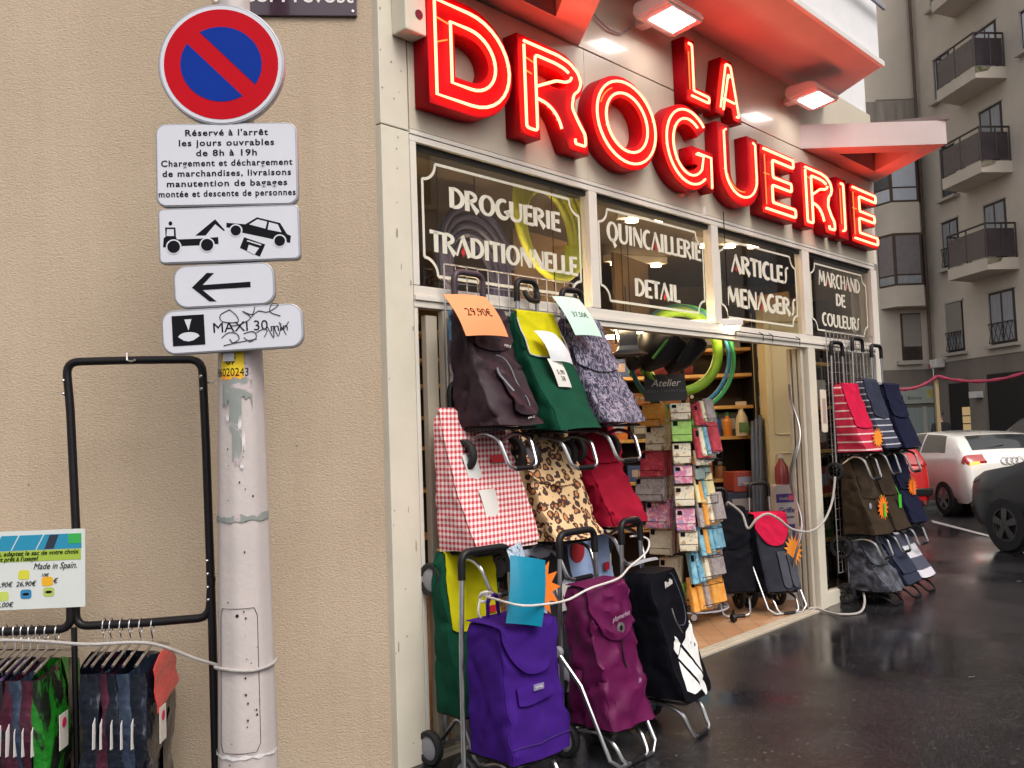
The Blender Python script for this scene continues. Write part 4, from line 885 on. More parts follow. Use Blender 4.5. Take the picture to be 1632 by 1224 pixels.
def trolley(label, u, v, z0, bag, bagm, flapm=None, zlow=.5, rnd=.3, flapw=1.02, tubem='steel', grip='black', handle_h=.95, hw=.085, wr=.075, capped=True, foot='steel', group=None, rz=0, wx=None, lean=0, loop=False, footy=None, htop=None, leg=False, flap=True, curl=0, rexp=2.6, wy=.01):
    t = thing('shopping_trolley', label, 'shopping trolley', F(u, v, z0), TH+rz, group)
    bg_ = bag.mesh('bag', bagm, t)
    fl = bag.flap('flap', flapm or bagm, t, zlow, flapw, rnd, curl=curl, rexp=rexp) if flap else None
    tm = M[tubem] if isinstance(tubem, str) else tubem
    yb_, yt_ = .0, lean
    hx = hw; zt = handle_h
    b = MB()
    for s in (-1, 1): b.tube([(s*hx*1.15, yb_, wr+.01), (s*hx*1.1, yb_+(yt_-yb_)*.5, zt*.6), (s*hx, yt_, zt-.09)], .0105, 8)
    b.tube([(-hx*1.3, yb_, wr), (hx*1.3, yb_, wr)], .008, 8)
    b.build('frame', tm, t, True)
    b = MB(); b.tube(fillet([(-hx, yt_, zt-.11), (-hx, yt_, zt), (hx, yt_, zt), (hx, yt_, zt-.11)], .05, 6), .0165, 10)
    if loop: b.tube(fillet([(-hx*.7, yt_-.03, zt-.06), (-hx*.5, yt_-.05, zt-.11), (hx*.5, yt_-.05, zt-.11), (hx*.7, yt_-.03, zt-.06)], .03, 5), .013, 8)
    b.build('handle_grip', M[grip] if isinstance(grip, str) else grip, t, True)
    # support shelf and front foot
    fy = bag.back-bag.db; fw = bag.w*.34; sh = bag.w*.42
    b = MB(); b.tube(fillet([(-sh, -.01, bag.zb-.012), (-sh, fy+.01, bag.zb-.014), (sh, fy+.01, bag.zb-.014), (sh, -.01, bag.zb-.012)], .03, 4), .007, 8)
    b.tube([(-sh, fy*.5, bag.zb-.013), (sh, fy*.5, bag.zb-.013)], .005, 6); b.build('shelf_wire', M['blackmetal'], t, True)
    b = MB(); fy2 = footy if footy is not None else fy-.01
    b.tube(fillet([(-fw, 0, wr*1.3), (-fw*1.02, fy*.55, bag.zb-.03), (-fw, fy2+.05, bag.zb-.06), (-fw*.86, fy2, .012), (fw*.86, fy2, .012), (fw, fy2+.05, bag.zb-.06), (fw*1.02, fy*.55, bag.zb-.03), (fw, 0, wr*1.3)], .04, 5), .0095, 8)
    if leg:
        lx = bag.w/2+.018
        b.tube([(-lx, -.0, .47), (-lx, fy*.45, .34), (-lx, fy2+.02, .05), (-lx+.05, fy2, .012)], .0095, 8); b.tube([(lx, 0, .47), (lx, fy*.45, .34), (lx, fy2+.02, .05), (lx-.05, fy2, .012)], .0095, 8); b.tube([(-lx+.05, fy2, .012), (lx-.05, fy2, .012)], .0095, 8)
    b.build('foot_stand', M[foot], t, True)
    if leg:
        for s in (-1, 1): b = MB(); b.lathe([(.001, .012), (.022, .01), (.026, -.012), (.001, -.012)], (s, 0, 0), (s*lx, 0, .47), 14); b.build('leg_hinge', M['hub'], t, True)
    b = MB(); b.tube([(-fw*.5, fy2, .012), (fw*.5, fy2, .012)], .0125, 8); b.build('foot_sleeve', M['black'], t, True)
    wxx = wx or bag.w/2*.86
    for s in (-1, 1): wheel(t, s*wxx, yb_+wy, wr, wr, capped)
    return t, bag
def pfx(t, name, fn, nu, nv, m_, th=.0015, smooth=True):
    b = MB(); b.grid(fn, nu, nv, th); return b.build(name, m_, t, smooth)
def cloth(name, c, **k): return mat(name, c, .8, var=.14, vs=9, bump=.25, bs=500, spec=.15, **k)
def shiny(name, c): return mat(name, c, .5, var=.16, vs=9, bump=.12, bs=400, spec=.22)
def star(n, r0, r1, sx=1, sy=1, rot=0):
    return [((r0 if i % 2 else r1)*math.cos(math.pi*i/n+rot)*sx, (r0 if i % 2 else r1)*math.sin(math.pi*i/n+rot)*sy) for i in range(2*n)]
orange = mat('fluorescent orange card', (.88, .2, .015), .55, var=.04); amber = mat('fluorescent amber card', (.9, .3, .03), .55, var=.06); limeg = mat('fluorescent green tag', (.06, .55, .04), .5, var=.04)
def curve_card(t, name, m_, w_, h_, base, right, down, out, curl=.02, txt=None, size=.04, nu=8):
    """a bent card: base = top left corner, right/down unit directions, bulging along out"""
    base, right, down, out = (Vector(q) for q in (base, right, down, out))
    def sp(u, v): return base+right*(w_*u)+down*(h_*v)+out*(curl*math.sin(math.pi*v)*.6+curl*(1-(2*u-1)**2)*.6)
    o = pfx(t, name, lambda u, v: tuple(sp(u, v)), nu, nu, m_)
    if txt: text('price_text', txt, size, M['ink'], o, mapping=lambda p: sp(.5+p.x/w_, .55-p.z/h_)+out*.003, ext=.0006)
    return o
HG = 'shopping trolleys hung on the left grid'
# --- top row
brownc = shiny('aubergine brown nylon', (.026, .013, .019))
t, g = trolley('dark brown nylon shopping trolley under an orange price card, top row', .295, -.07, 1.285, Bag(.31, .205, .76, .285, .04, seed=1, fold=.02), brownc, zlow=.55, rnd=.35, group=HG, tubem=flat((.05, .03, .04), .4, 'brown tube'), grip=flat((.05, .032, .045), .45, 'brown grip'), handle_h=.94, hw=.095, capped=False, wy=-.1, wx=.165)
g.patch('pocket', brownc, t, -.035, .125, .25, .46, .022, .02)
z_ = [(x, z) for x, z in ((-.02, .53), (.03, .52), (.05, .48), (.055, .4), (.07, .33), (.072, .29))]
b = MB(); b.tube(smooth_path([(x, g.front(x, z)-.03, z) for x, z in z_], 4), .0028, 6); b.tube(smooth_path([(x, g.front(x, z)-.026, z) for x, z in ((-.045, .47), (-.04, .44), (-.02, .4), (.0, .36))], 4), .006, 6); b.build('zip_cord', mat('grey cord', (.2, .2, .23), .5, var=.1), t, True)
curve_card(t, 'price_card', mat('salmon price card', (.85, .3, .12), .55, var=.05), .28, .225, (-.27, -.105, .8), (.93, -.05, .03), (.2, -.42, -.86), (.1, -.8, .3), .025, '29,90€', .06)
text('maker_tag', 'PERLE', .018, M['white'], t, (.09, g.front(.09, .57)-.02, .575), tilt=-.1); text('maker_tag', 'perle 23', .014, M['white'], t, (.06, g.front(.06, .25)-.02, .235), tilt=.1)
greenc = cloth('bottle green canvas', (.003, .055, .03)); limec = mat('lime felt flap', (.5, .47, .008), .85, var=.06, vs=20, spec=.1)
t, g = trolley('bottle green shopping trolley with lime yellow flap, top row centre', .71, -.07, 1.265, Bag(.33, .2, .79, .31, .02, seed=2, fold=.010), greenc, limec, .56, .12, .9, group=HG, handle_h=.965, loop=True, hw=.075, rexp=8, wy=-.1)
fl = [o for o in t.children if o.name.startswith('flap')][0]
b = MB(); zl = .56; pth = []
for q in [i/20*2-1 for i in range(21)]:
    zz = zl+.12*.16*abs(q)**8; x = q*g.hw(zz)*.9; pth.append((x, g.front(x, zz)-.012, zz))
L = [(-g.hw(z)*.905, g.front(-g.hw(z)*.9, z)-.011, z) for z in (.76, .7, .65)]; Rr = [(-x, y, z) for x, y, z in L][::-1]
b.tube(smooth_path(L+pth+Rr, 3), .004, 6); b.build('piping', mat('grey piping', (.5, .5, .48), .7, var=.1), fl, True)
curve_card(t, 'paper_bundle', mat('white wrapped paper', (.68, .71, .74), .4, var=.06, vs=10, bump=.5, bs=30), .16, .17, (-.125, -.15, .685), (.9, -.1, -.08), (.25, -.4, -.9), (.1, -.8, .3), .03)
curve_card(t, 'price_slip', mat('white slip', (.74, .72, .68), .5, var=.03), .1, .15, (-.105, -.21, .545), (.93, -.05, -.03), (.3, -.2, -.92), (0, -1, .1), .008, '5,90\n38', .034)
b = MB(); b.box((.09, g.front(.1, .61)-.018, .59), (.135, g.front(.1, .61)-.01, .63)); b.build('maker_tag', flat((.5, .02, .03), .5, 'tag'), t)
feather = blotch('grey violet feather print', [(.36, (.012, .01, .03)), (.47, (.035, .03, .065)), (.54, (.2, .19, .26)), (.7, (.3, .28, .36))], 40, (1, 1, .38), .75, 2.2, 4)
t, g = trolley('violet grey feather print shopping trolley under a mint price card, top row', 1.075, -.07, 1.285, Bag(.34, .205, .76, .31, .03, seed=3, fold=.016), feather, feather, .47, .3, 1.0, group=HG, handle_h=.93, capped=False, wy=-.1)
curve_card(t, 'price_card', mat('mint price card', (.5, .72, .63), .55, var=.04), .22, .24, (-.285, -.1, .86), (.95, -.05, .0), (.22, -.42, -.86), (.1, -.8, .3), .02, '37,50€', .045)
# --- middle row
gm_ = gingham('red white gingham', 40, (.45, .012, .03), (.62, .3, .32), (.75, .7, .68))
t, g = trolley('red and white gingham shopping trolley, middle row', .245, -.06, .735, Bag(.43, .205, .83, .24, .02, seed=4, fold=.009), gm_, gm_, .215, .02, .97, group=HG, handle_h=.96, wx=.225)
for zz, x, w_, h_, c in ((.63, -.1, .085, .16, (.62, .62, .62)), (.47, -.06, .1, .16, (.66, .64, .62))):
    curve_card(t, 'paper_tag', flat(c, .5, 'paper tag'), w_, h_, (x-.05, g.front(x, zz)-.02, zz), (1, 0, .02), (.15, -.2, -.96), (0, -1, 0), .004)
curve_card(t, 'maker_band', flat((.5, .02, .03), .5, 'red band'), .12, .035, (.02, g.front(.06, .6)-.02, .62), (1, 0, .02), (.1, -.2, -.96), (0, -1, 0), .002)
leo = leopard('leopard print')
t, g = trolley('leopard print shopping trolley, centre of the middle row', .72, -.06, .735, Bag(.37, .2, .8, .27, .02, seed=5, fold=.018), leo, leo, .45, .3, 1.0, group=HG, handle_h=.94, capped=False, foot='steel')
redc = cloth('crimson canvas', (.27, .004, .022))
t, g = trolley('plain crimson shopping trolley, middle row next to the doorway', 1.14, -.06, .755, Bag(.31, .21, .78, .28, .02, seed=6, fold=.02), redc, redc, .52, .3, 1.0, group=HG, handle_h=.93, capped=False)
# --- low row at the back, standing on the ground
t, g = trolley('second bottle green and lime trolley, low behind the purple one', .175, -.05, .0, Bag(.35, .24, .93, .17, .05, seed=7, fold=.011), greenc, limec, .58, .12, .86, rexp=8, group=HG, handle_h=.8, wx=.185)
curve_card(t, 'paper_sheet', mat('pale blue leaflet', (.5, .62, .72), .45, var=.06), .16, .33, (-.06, -.19, .59), (1, 0, .02), (.12, -.15, -.97), (0, -1, 0), .01)
b = MB(); b.box((.06, g.front(.1, .64)-.02, .64), (.12, g.front(.1, .64)-.012, .67)); b.build('maker_tag', flat((.5, .02, .03), .5, 'tag'), t)
cow = blotch('black white red patch print', [(.30, (.5, .03, .03)), (.37, (.012, .012, .02)), (.52, (.014, .014, .024)), (.54, (.4, .43, .55)), (.7, (.62, .64, .72))], 5.2, (1, 1, 1), .7, .3, 1)
t, g = trolley('black, white and red patch print trolley, low between purple and plum', .66, -.05, .0, Bag(.38, .2, .96, .19, .06, seed=8, fold=.011), cow, cow, .5, .3, 1.0, group=HG, handle_h=.84)
curve_card(t, 'price_slip', mat('white slip', (.74, .72, .68), .5, var=.03), .1, .13, (.02, g.front(.05, .68)-.03, .7), (1, 0, .02), (.12, -.1, -.97), (0, -1, 0), .006, '26 90', .03)
skyc = cloth('pale blue canvas', (.25, .34, .6))
t, g = trolley('pale blue trolley with red patches, low behind the plum one', 1.03, -.05, .0, Bag(.34, .2, .96, .18, .06, seed=9, fold=.011), skyc, mat('pale blue flap', (.3, .4, .66), .8, var=.1), .5, .3, 1.0, group=HG, handle_h=.84)
b = MB(); b.prism([(x-.11, g.front(-.11, .8)-.018, z+.84) for x, z in ell(0, 0, .055, .06)], (0, .004, 0)); b.build('appliqué', flat((.4, .02, .03), .7, 'red felt'), t)
b = MB(); b.box((.07, g.front(.1, .74)-.024, .72), (.11, g.front(.1, .74)-.016, .76)); b.build('maker_tag', flat((.5, .02, .03), .5, 'tag'), t)
# --- front row standing on the pavement
FR = 'trolleys standing in front of the display'
purple = cloth('violet canvas', (.04, .008, .17))
t, g = trolley('bright purple shopping trolley with pocket and blue brochure, nearest the camera', -.005, -.42, .0, Bag(.315, .185, .69, .27, .2, seed=12, fold=.011, back=-.03), purple, purple, .5, .9, 1.01, group=FR, handle_h=.97, hw=.135, rz=R(-3), curl=.004)
g.patch('pocket_flap', purple, t, -.11, .085, .395, .475, .012, .012, slant=.02)
b = MB(); b.box((-.035, g.front(0, .455)-.021, .442), (.02, g.front(0, .455)-.015, .465)); tg = b.build('maker_tag', flat((.25, .22, .38), .5, 'tag'), t)
text('maker_name', 'DANIEL', .012, M['white'], t, (-.008, g.front(0, .455)-.022, .45))
b = MB(); xs_ = [-.16+.32*i/30 for i in range(31)]; b.tube([(x, g.front(x, .24)-.002, .245+.006*x) for x in xs_], .0025, 5); b.tube([(0.02, g.front(.02, z)-.001, z) for z in [.25+.13*i/20 for i in range(21)]], .002, 5); b.build('seam', mat('violet seam', (.03, .008, .13), .8, var=.1), t)
b = MB(); b.tube(fillet([(-.06, -.07, .7), (-.07, -.08, .78), (-.02, -.08, .8), (.0, -.07, .71)], .03, 4), .008, 8); b.build('carry_strap', purple, t, True)
bu, bz_ = fac(818, 884, -.66); bl_ = Matrix.Rotation(-R(-3), 4, 'Z') @ Vector((bu-.015, -.66+.42, bz_))
curve_card(t, 'brochure', mat('turquoise brochure', (.005, .22, .36), .3, var=.08, coat=.3), .17, .26, bl_, (.96, -.2, -.22), (-.18, -.05, -.98), (.0, -.9, .2), .02)
curve_card(t, 'brochure_back', blotch('printed brochure', [(.35, (.1, .25, .5)), (.5, (.5, .6, .7)), (.65, (.03, .04, .08))], 24), .14, .14, bl_+Vector((.01, .03, .02)), (.9, .35, .12), (.1, -.1, -.98), (.0, -.9, .2), .02)
st_ = shape('star_card', [star(12, .075, .125, .8, 1)], .0015, orange, t, (bl_.x+.19, bl_.y+.03, bl_.z-.16), rz=-.3); text('price_text', 'TTC', .035, M['ink'], st_, (-.01, -.004, .02), tilt=.4, ext=.0006)
plumc = shiny('plum nylon', (.1, .006, .055))
t, g = trolley('plum nylon shopping trolley with eyelet on its round flap', .56, -.46, .0, Bag(.3, .165, .755, .25, .12, seed=13, fold=.02, back=-.03), plumc, plumc, .52, .75, 1.0, group=FR, handle_h=.99, hw=.13, wr=.08, footy=-.29, leg=True)
b = MB(); fx, fz = .015, .57; fy_ = g.front(fx, fz)-.014
b.lathe([(.013, 0), (.026, .0), (.026, .005), (.013, .006)], (0, -1, 0), (fx, fy_, fz), 22); eo = b.build('eyelet', mat('silver eyelet', (.75, .75, .75), .3, .9, var=.05), t, True)
b = MB(); b.lathe([(.001, .002), (.0135, .002), (.0135, 0)], (0, -1, 0), (fx, fy_, fz), 18); b.build('eyelet_hole', M['ink'], eo)
text('maker_script', 'playmarket', .032, mat('silver thread', (.42, .3, .4), .5, var=.05), t, (fx+.005, fy_-.004, fz+.042), shear=.35, tilt=.1, xs=.9)
b = MB(); b.tube(smooth_path([(x, g.front(x, z)-.012, z) for x, z in ((.0, .53), (.005, .47), (.012, .42), (.018, .4))], 4), .004, 6); b.build('drawstring', M['black'], t, True)
text('logo_mark', 'Jk', .032, mat('silver thread', (.42, .3, .4), .5, var=.05), t, (.09, g.front(.09, .33)-.006, .32), shear=.2)
blk = mat('black nylon', (.004, .004, .007), .7, var=.2, vs=9, bump=.12, bs=400, spec=.08); grayp = mat('white print', (.72, .74, .74), .6, var=.03)
t, g = trolley('black shopping trolley with big white letter print, next to the doorway', 1.0, -.45, .0, Bag(.29, .185, .76, .3, .14, seed=14, fold=.011, back=-.03), blk, blk, .7, .1, .95, group=FR, handle_h=1.0, hw=.095, rz=R(6), footy=-.34, flap=False)
pr_ = mat('white print on nylon', (.7, .72, .72), .6, var=.03)
def gpatch(pts, nm='white_print', off=.006):
    b = MB(); b.face([(x, g.front(x, z)-off, z) for x, z in pts]); bmesh.ops.triangulate(b.bm, faces=b.bm.faces[:]); bmesh.ops.subdivide_edges(b.bm, edges=b.bm.edges[:], cuts=3, use_grid_fill=True)
    for v in b.bm.verts: v.co.y = g.front(v.co.x, v.co.z)-off
    return b.build(nm, pr_, t)
for pts in ([(-.12, .42), (-.075, .47), (-.045, .43), (-.09, .385)], [(-.035, .425), (.12, .51), (.13, .4), (.1, .33), (.07, .28), (.02, .35)], [(-.095, .375), (-.05, .415), (.005, .345), (.055, .265), (.03, .22), (-.03, .29)], [(-.1, .36), (-.05, .29), (.0, .235), (.005, .215), (-.07, .21), (-.12, .235)], [(.0, .225)]+[(.03+.04*math.cos(R(a)), .215+.035*math.sin(R(a))) for a in range(120, -100, -20)]):
    gpatch(pts)
b = MB(); b.tube(smooth_path([(x, g.front(x, z)-.004, z) for x, z in ((.02, .75), (.07, .72), (.1, .62), (.105, .54), (.06, .5), (.0, .505))], 5), .002, 5); b.build('seam', flat((.09, .1, .14), .5, 'seam'), t)
b = MB(); b.tube(smooth_path([(x, g.front(x, z)-.006, z) for x, z in ((-.03, .59), (-.025, .53), (.0, .47))], 4), .004, 5); b.build('zip_pull', M['chrome'], t)
text('logo_mark', 'Rolls', .04, M['white'], t, (.0, g.front(.0, .7)-.006, .69), bold=.0015, tilt=.15)
curve_card(t, 'bag_rim', mat('grey bag rim', (.25, .27, .3), .5, var=.2), .27, .03, (-.135, -.05, .8), (1, 0, .0), (0, -.9, -.3), (0, -.3, .9), .01)
# --- rope through the handles
o = thing('white_rope', 'white rope looped through the trolley handles from purple to black', 'rope', (0, 0, 0))
b = MB(); P_ = lambda px, py, v: F(fac(px, py, v)[0], v, fac(px, py, v)[1])
b.tube(smooth_path([P_(772, 950, -.47), P_(790, 955, -.58), P_(830, 965, -.74), P_(870, 963, -.72), P_(905, 956, -.67), P_(940, 938, -.66), P_(985, 922, -.64), P_(1003, 904, -.56), P_(1030, 880, -.47), P_(1034, 862, -.42), P_(1022, 855, -.4), P_(1005, 855, -.42)], 7), .005, 8)
b.tube(smooth_path([P_(764, 952, -.46), P_(772, 944, -.49), P_(785, 946, -.49), P_(780, 956, -.49), P_(766, 958, -.47), P_(768, 945, -.44), P_(782, 950, -.5)], 5), .006, 7)
b.tube(smooth_path([P_(765, 955, -.47), P_(762, 975, -.47), P_(768, 990, -.47), P_(762, 1003, -.47)], 5), .005, 6)
b.build('cord', M['rope'], o, True)
# --- right hand display
HR = 'shopping trolleys hung on the right grid'
rs = stripes('red white stripe cloth', 16, .82, (.42, .008, .04), (.62, .5, .5)); ns = stripes('navy white stripe cloth', 19, .8, (.025, .03, .06), (.4, .42, .48))
navyc = cloth('navy canvas', (.007, .009, .03)); slate = cloth('slate canvas', (.025, .031, .055)); khaki = mat('olive brown canvas', (.035, .024, .015), .8, var=.25, vs=6, bump=.2, bs=300, spec=.15); denim = blotch('faded black denim', [(.35, (.02, .022, .03)), (.7, (.1, .11, .15))], 9, dist=2)
redf = cloth('red felt', (.5, .008, .05))
def star_tag(t, g, x, z, m1, sy=1.0, green=None):
    y = g.front(x, z)-.035
    if m1: shape('star_card', [star(15, .05, .085, .9, sy)], .0015, m1, t, (x, y, z), rz=-.2)
    if green: b = MB(); b.box((x-.005, y-.008, z-.075), (x+.055, y-.006, z+.035)); b.tube([(x+.02, y-.006, z+.035), (x+.015, y+.02, z+.1)], .003, 5); b.build('price_tag', green, t)
t, g = trolley('red trolley with white stripes, plain red flap and amber star', 4.52, -.06, .985, Bag(.33, .23, .77, .24, .06, seed=21, fold=.009), rs, redf, .41, .1, .96, group=HR, handle_h=1.12, hw=.11, capped=False); star_tag(t, g, .06, .33, amber)
t, g = trolley('navy and white striped trolley with slate flap, top row', 4.95, -.06, 1.0, Bag(.32, .23, .8, .24, .06, seed=22, fold=.009), ns, slate, .47, .2, .96, group=HR, handle_h=1.16, hw=.11, capped=False)
t, g = trolley('plain navy blue trolley with long flap at the outer end, top row', 5.36, -.06, 1.0, Bag(.36, .22, .77, .26, .08, seed=23, fold=.009), navyc, navyc, .47, .15, 1.0, group=HR, handle_h=1.12, hw=.11, capped=False)
t, g = trolley('olive brown trolley with orange star and green tag, middle row left', 4.58, -.06, .36, Bag(.37, .2, .8, .27, .07, seed=24, fold=.01), khaki, khaki, .47, .1, .8, group=HR, handle_h=.85, capped=False, wr=.09); star_tag(t, g, .03, .4, orange, 1.3, limeg)
b = MB(); b.lathe([(.001, .004), (.022, .004), (.026, 0)], (0, -1, 0), (-.1, g.front(-.1, .42)-.004, .42), 16); b.build('button', M['hub'], t)
t, g = trolley('olive brown trolley with a single green tag, middle row', 4.99, -.06, .36, Bag(.34, .2, .8, .27, .07, seed=25, fold=.01), khaki, khaki, .47, .1, .95, group=HR, handle_h=.85, capped=False); star_tag(t, g, .02, .44, None, 1, limeg)
t, g = trolley('dark navy trolley with an orange cut-out card, middle row outer end', 5.4, -.06, .38, Bag(.36, .2, .8, .27, .07, seed=26, fold=.01), navyc, navyc, .47, .1, .95, group=HR, handle_h=.85, capped=False); star_tag(t, g, .0, .5, orange, 1, flat((.85, .22, .06), .5, 'tag'))
t, g = trolley('faded black denim trolley on the pavement by the sill', 4.62, -.06, .0, Bag(.34, .12, .62, .32, .05, seed=27, fold=.02), denim, denim, .3, .2, 1, group=HR, handle_h=.62, capped=False, wr=.08, foot='blackmetal')
t, g = trolley('plain slate trolley in the middle of the lowest row', 4.98, -.06, .0, Bag(.3, .13, .62, .34, .05, seed=28, fold=.009), slate, slate, .2, .05, 1, group=HR, handle_h=.62, capped=False, wr=.08, foot='blackmetal')
ps = stripes('grey white pink broad stripes', 5.2, .5, (.05, .055, .09), (.5, .5, .56))
t, g = trolley('broad grey and white striped trolley with pink edge, lowest row', 5.32, -.06, .0, Bag(.31, .13, .62, .34, .05, seed=29, fold=.009), ps, mat('pink striped flap', (.5, .05, .2), .8, var=.2), .5, .05, .95, group=HR, handle_h=.62, capped=False, wr=.08, foot='blackmetal')
# --- inside the doorway
t, g = trolley('grey shopping trolley with red flap and orange star just inside the doorway', 3.95, .4, .01, Bag(.3, .17, .74, .27, .1, seed=31, fold=.009, back=-.03), cloth('charcoal canvas', (.022, .024, .036)), redf, .5, .9, 1.0, group='trolleys inside the doorway', handle_h=.98, hw=.09, wr=.115, capped=False, rz=R(-30), footy=-.34, leg=True)
star_tag(t, g, .13, .46, amber, 1.5)
g.patch('pocket', cloth('charcoal canvas light', (.06, .065, .085)), t, -.01, .06, .19, .46, .012, .03); g.patch('pocket', cloth('charcoal canvas light', (.06, .065, .085)), t, .07, .135, .19, .46, .012, .03)
t, g = trolley('black shopping trolley half hidden behind the grey and red one', 3.66, .62, .01, Bag(.36, .2, .8, .28, .12, seed=32, fold=.016, back=-.03), blk, blk, .5, .5, 1.0, group='trolleys inside the doorway', handle_h=.95, wr=.11, capped=False, rz=R(-38))
# ------------------------------------------------------------------ inside the shop
RN = random.Random(11)
def zat(px, py, Y): return at(px, py, Y).z
SHY = 8.25
boards = [zat(1150, y, SHY) for y in (512, 556, 597, 648, 697, 765, 840)]
def shelf_unit(label, loc, rz, x0, x1, zs, d, ends=True):
    o = thing('shelf_unit', label, 'shelves', loc, rz)
    for z in zs: b = MB(); b.box((x0, 0, z-.03), (x1, d, z), .003); b.build('shelf', M['wood'], o)
    for x in (x0-.03, (x0+x1)/2, x1): b = MB(); b.box((x, -.005 if ends else .02, .0), (x+.028, d+.02, 2.6), .002); b.build('upright', M['black'] if x == x1 else M['wood'], o)
    b = MB(); b.box((x0, d, 0), (x1, d+.015, 2.6)); b.build('back_panel', mat('dark shelf back', (.03, .02, .014), .8, var=.2), o)
    return o
shelf_unit('yellow pine shelving facing the doorway behind the napkin stand', (0, SHY, .008), 0, -.9, 2.18, boards, .4)
COLS = [('red', (.42, .03, .02)), ('brown', (.2, .09, .04)), ('white', (.62, .6, .55)), ('blue', (.03, .08, .28)), ('green', (.04, .25, .06)), ('yellow', (.6, .4, .03)), ('black', (.02, .02, .02)), ('grey', (.25, .25, .25)), ('orange', (.6, .18, .02)), ('maroon', (.12, .015, .02))]
ORD = ['first', 'second', 'third', 'fourth', 'fifth', 'sixth', 'seventh', 'eighth', 'ninth', 'tenth', 'eleventh', 'twelfth', 'thirteenth', 'fourteenth']
def goods(kind, cn, c, loc, s, where, rz=0):
    lab = f'{cn} {kind} {where}'
    if kind == 'carton':
        o = thing('carton', lab, 'box', loc, rz, 'goods on the shop shelves'); w_, d_, h_ = s
        b = MB(); b.box((-w_/2, -d_/2, 0), (w_/2, d_/2, h_), .004); b.build('box_body', mat('printed card', c, .55, col2=tuple(x*.55+.04 for x in c), vs=9), o)
        b = MB(); b.box((-w_*.32, -d_/2-.002, h_*.3), (w_*.32, -d_/2, h_*.75)); b.build('box_print', flat(tuple(min(.7, x*.4+.3) for x in c[::-1]), .5, 'print'), o)
    elif kind == 'roll':
        o = thing('fabric_roll', lab, 'roll', loc, rz, 'goods on the shop shelves'); w_, d_, h_ = s
        b = MB(); b.lathe([(.001, -w_/2), (h_/2, -w_/2), (h_/2, w_/2), (.001, w_/2)], (1, 0, 0), (0, 0, h_/2), 16); b.build('roll_body', mat('rolled cloth', c, .8, var=.3, vs=12), o, True)
        b = MB(); b.lathe([(.001, -w_/2-.01), (h_/5, -w_/2-.01), (h_/5, w_/2+.01), (.001, w_/2+.01)], (1, 0, 0), (0, 0, h_/2), 10); b.build('roll_core', M['pil'], o, True)
    else:
        o = thing('bottle', lab, 'bottle', loc, rz, 'goods on the shop shelves'); w_, d_, h_ = s; r = w_/2
        b = MB(); b.lathe([(.001, 0), (r, 0), (r, h_*.55), (r*.9, h_*.65), (r*.35, h_*.8), (r*.35, h_*.86), (.001, h_*.86)], (0, 0, 1), (0, 0, 0), 16); b.build('bottle_body', flat(c, .35, 'bottle plastic', var=.08), o, True)
        b = MB(); b.lathe([(r*.42, h_*.84), (r*.42, h_), (.001, h_)], (0, 0, 1), (0, 0, 0), 12); b.build('cap', flat(COLS[(int(h_*1000)) % 9][1], .4, 'cap'), o, True)
    return o
rown = ['top', 'second', 'third', 'fourth', 'fifth', 'sixth']
for r_, z in enumerate(boards[1:6]):
    x = -.3; k = 0; gap = boards[r_]-z-.04 if r_ else .28
    while x < 2.05 and k < 14:
        kind = 'roll' if r_ in (1, 2) and x > .9 else RN.choice(('carton', 'carton', 'bottle'))
        w_ = .55 if kind == 'roll' else RN.uniform(.13, .28) if kind == 'carton' else RN.uniform(.08, .11); h_ = min(gap*.9, RN.uniform(.14, .26)); h_ = .15 if kind == 'roll' else h_
        cn, c = RN.choice(COLS)
        if kind == 'roll': cn, c = RN.choice((COLS[1], COLS[9], COLS[6]))
        if x+w_ > 2.12: break
        goods(kind, cn, c, (x+w_/2, SHY+.16+RN.uniform(-.03, .05), z+.008), (w_, .2, h_), f'{ORD[k]} from the left on the {rown[r_]} pine shelf', RN.uniform(-.1, .1) if kind == 'carton' else 0)
        x += w_+RN.uniform(.01, .06); k += 1
for k, (dx, z, w_, h_, cn, c) in enumerate(((0, 0, .3, .34, 'black', (.02, .02, .022)), (.02, .345, .28, .3, 'red', (.35, .02, .015)), (-.01, .65, .27, .22, 'navy', (.02, .025, .07)), (.01, .875, .2, .17, 'scarlet', (.4, .04, .02)))):
    goods('carton', cn, c, (at(1180, 800, 7.95).x+dx, 8.0, .01+z), (w_, .22, h_), f'{("at the bottom", "second from the bottom", "second from the top", "on top")[k]} of the stack on the floor before the shelves', .1*(k-1))
for k in range(5):
    cn, c = (('yellow', (.6, .42, .03)), ('green', (.05, .3, .07)), ('white', (.6, .58, .52)), ('blue', (.03, .1, .32)), ('orange', (.6, .2, .02)))[k]
    goods('bottle', cn, c, (1.62+.11*k, 8.02, boards[3]+.6*0-.0), (.085, .1, .2), f'cleaning {ORD[k]} from the left hanging rack before the fourth shelf', 0) if False else goods('bottle', cn, c, (1.55+.1*k, SHY+.06, boards[4]+.008), (.085, .1, .22), f'{ORD[k]} from the left in the front line on the fourth pine shelf')
# spray bottle
p = at(1187, 697, SHY-.05); o = thing('spray_bottle', 'cream trigger spray bottle standing at the front of a shelf', 'bottle', (p.x, SHY+.02, boards[4]+.008))
b = MB(); b.lathe([(.001, 0), (.06, 0), (.062, .1), (.05, .17), (.02, .23), (.02, .27), (.001, .27)], n=18); b.build('bottle_body', flat((.6, .52, .4), .4, 'spray plastic', var=.05), o, True)
b = MB(); b.box((-.05, -.018, .27), (.045, .018, .31), .006); b.box((-.03, -.008, .21), (-.018, .008, .275), .003); b.build('trigger', flat((.62, .55, .48), .4, 'trigger'), o)
b = MB(); b.box((-.045, -.064, .03), (.045, -.06, .12)); b.build('bottle_label', flat((.1, .2, .08), .5, 'label'), o)
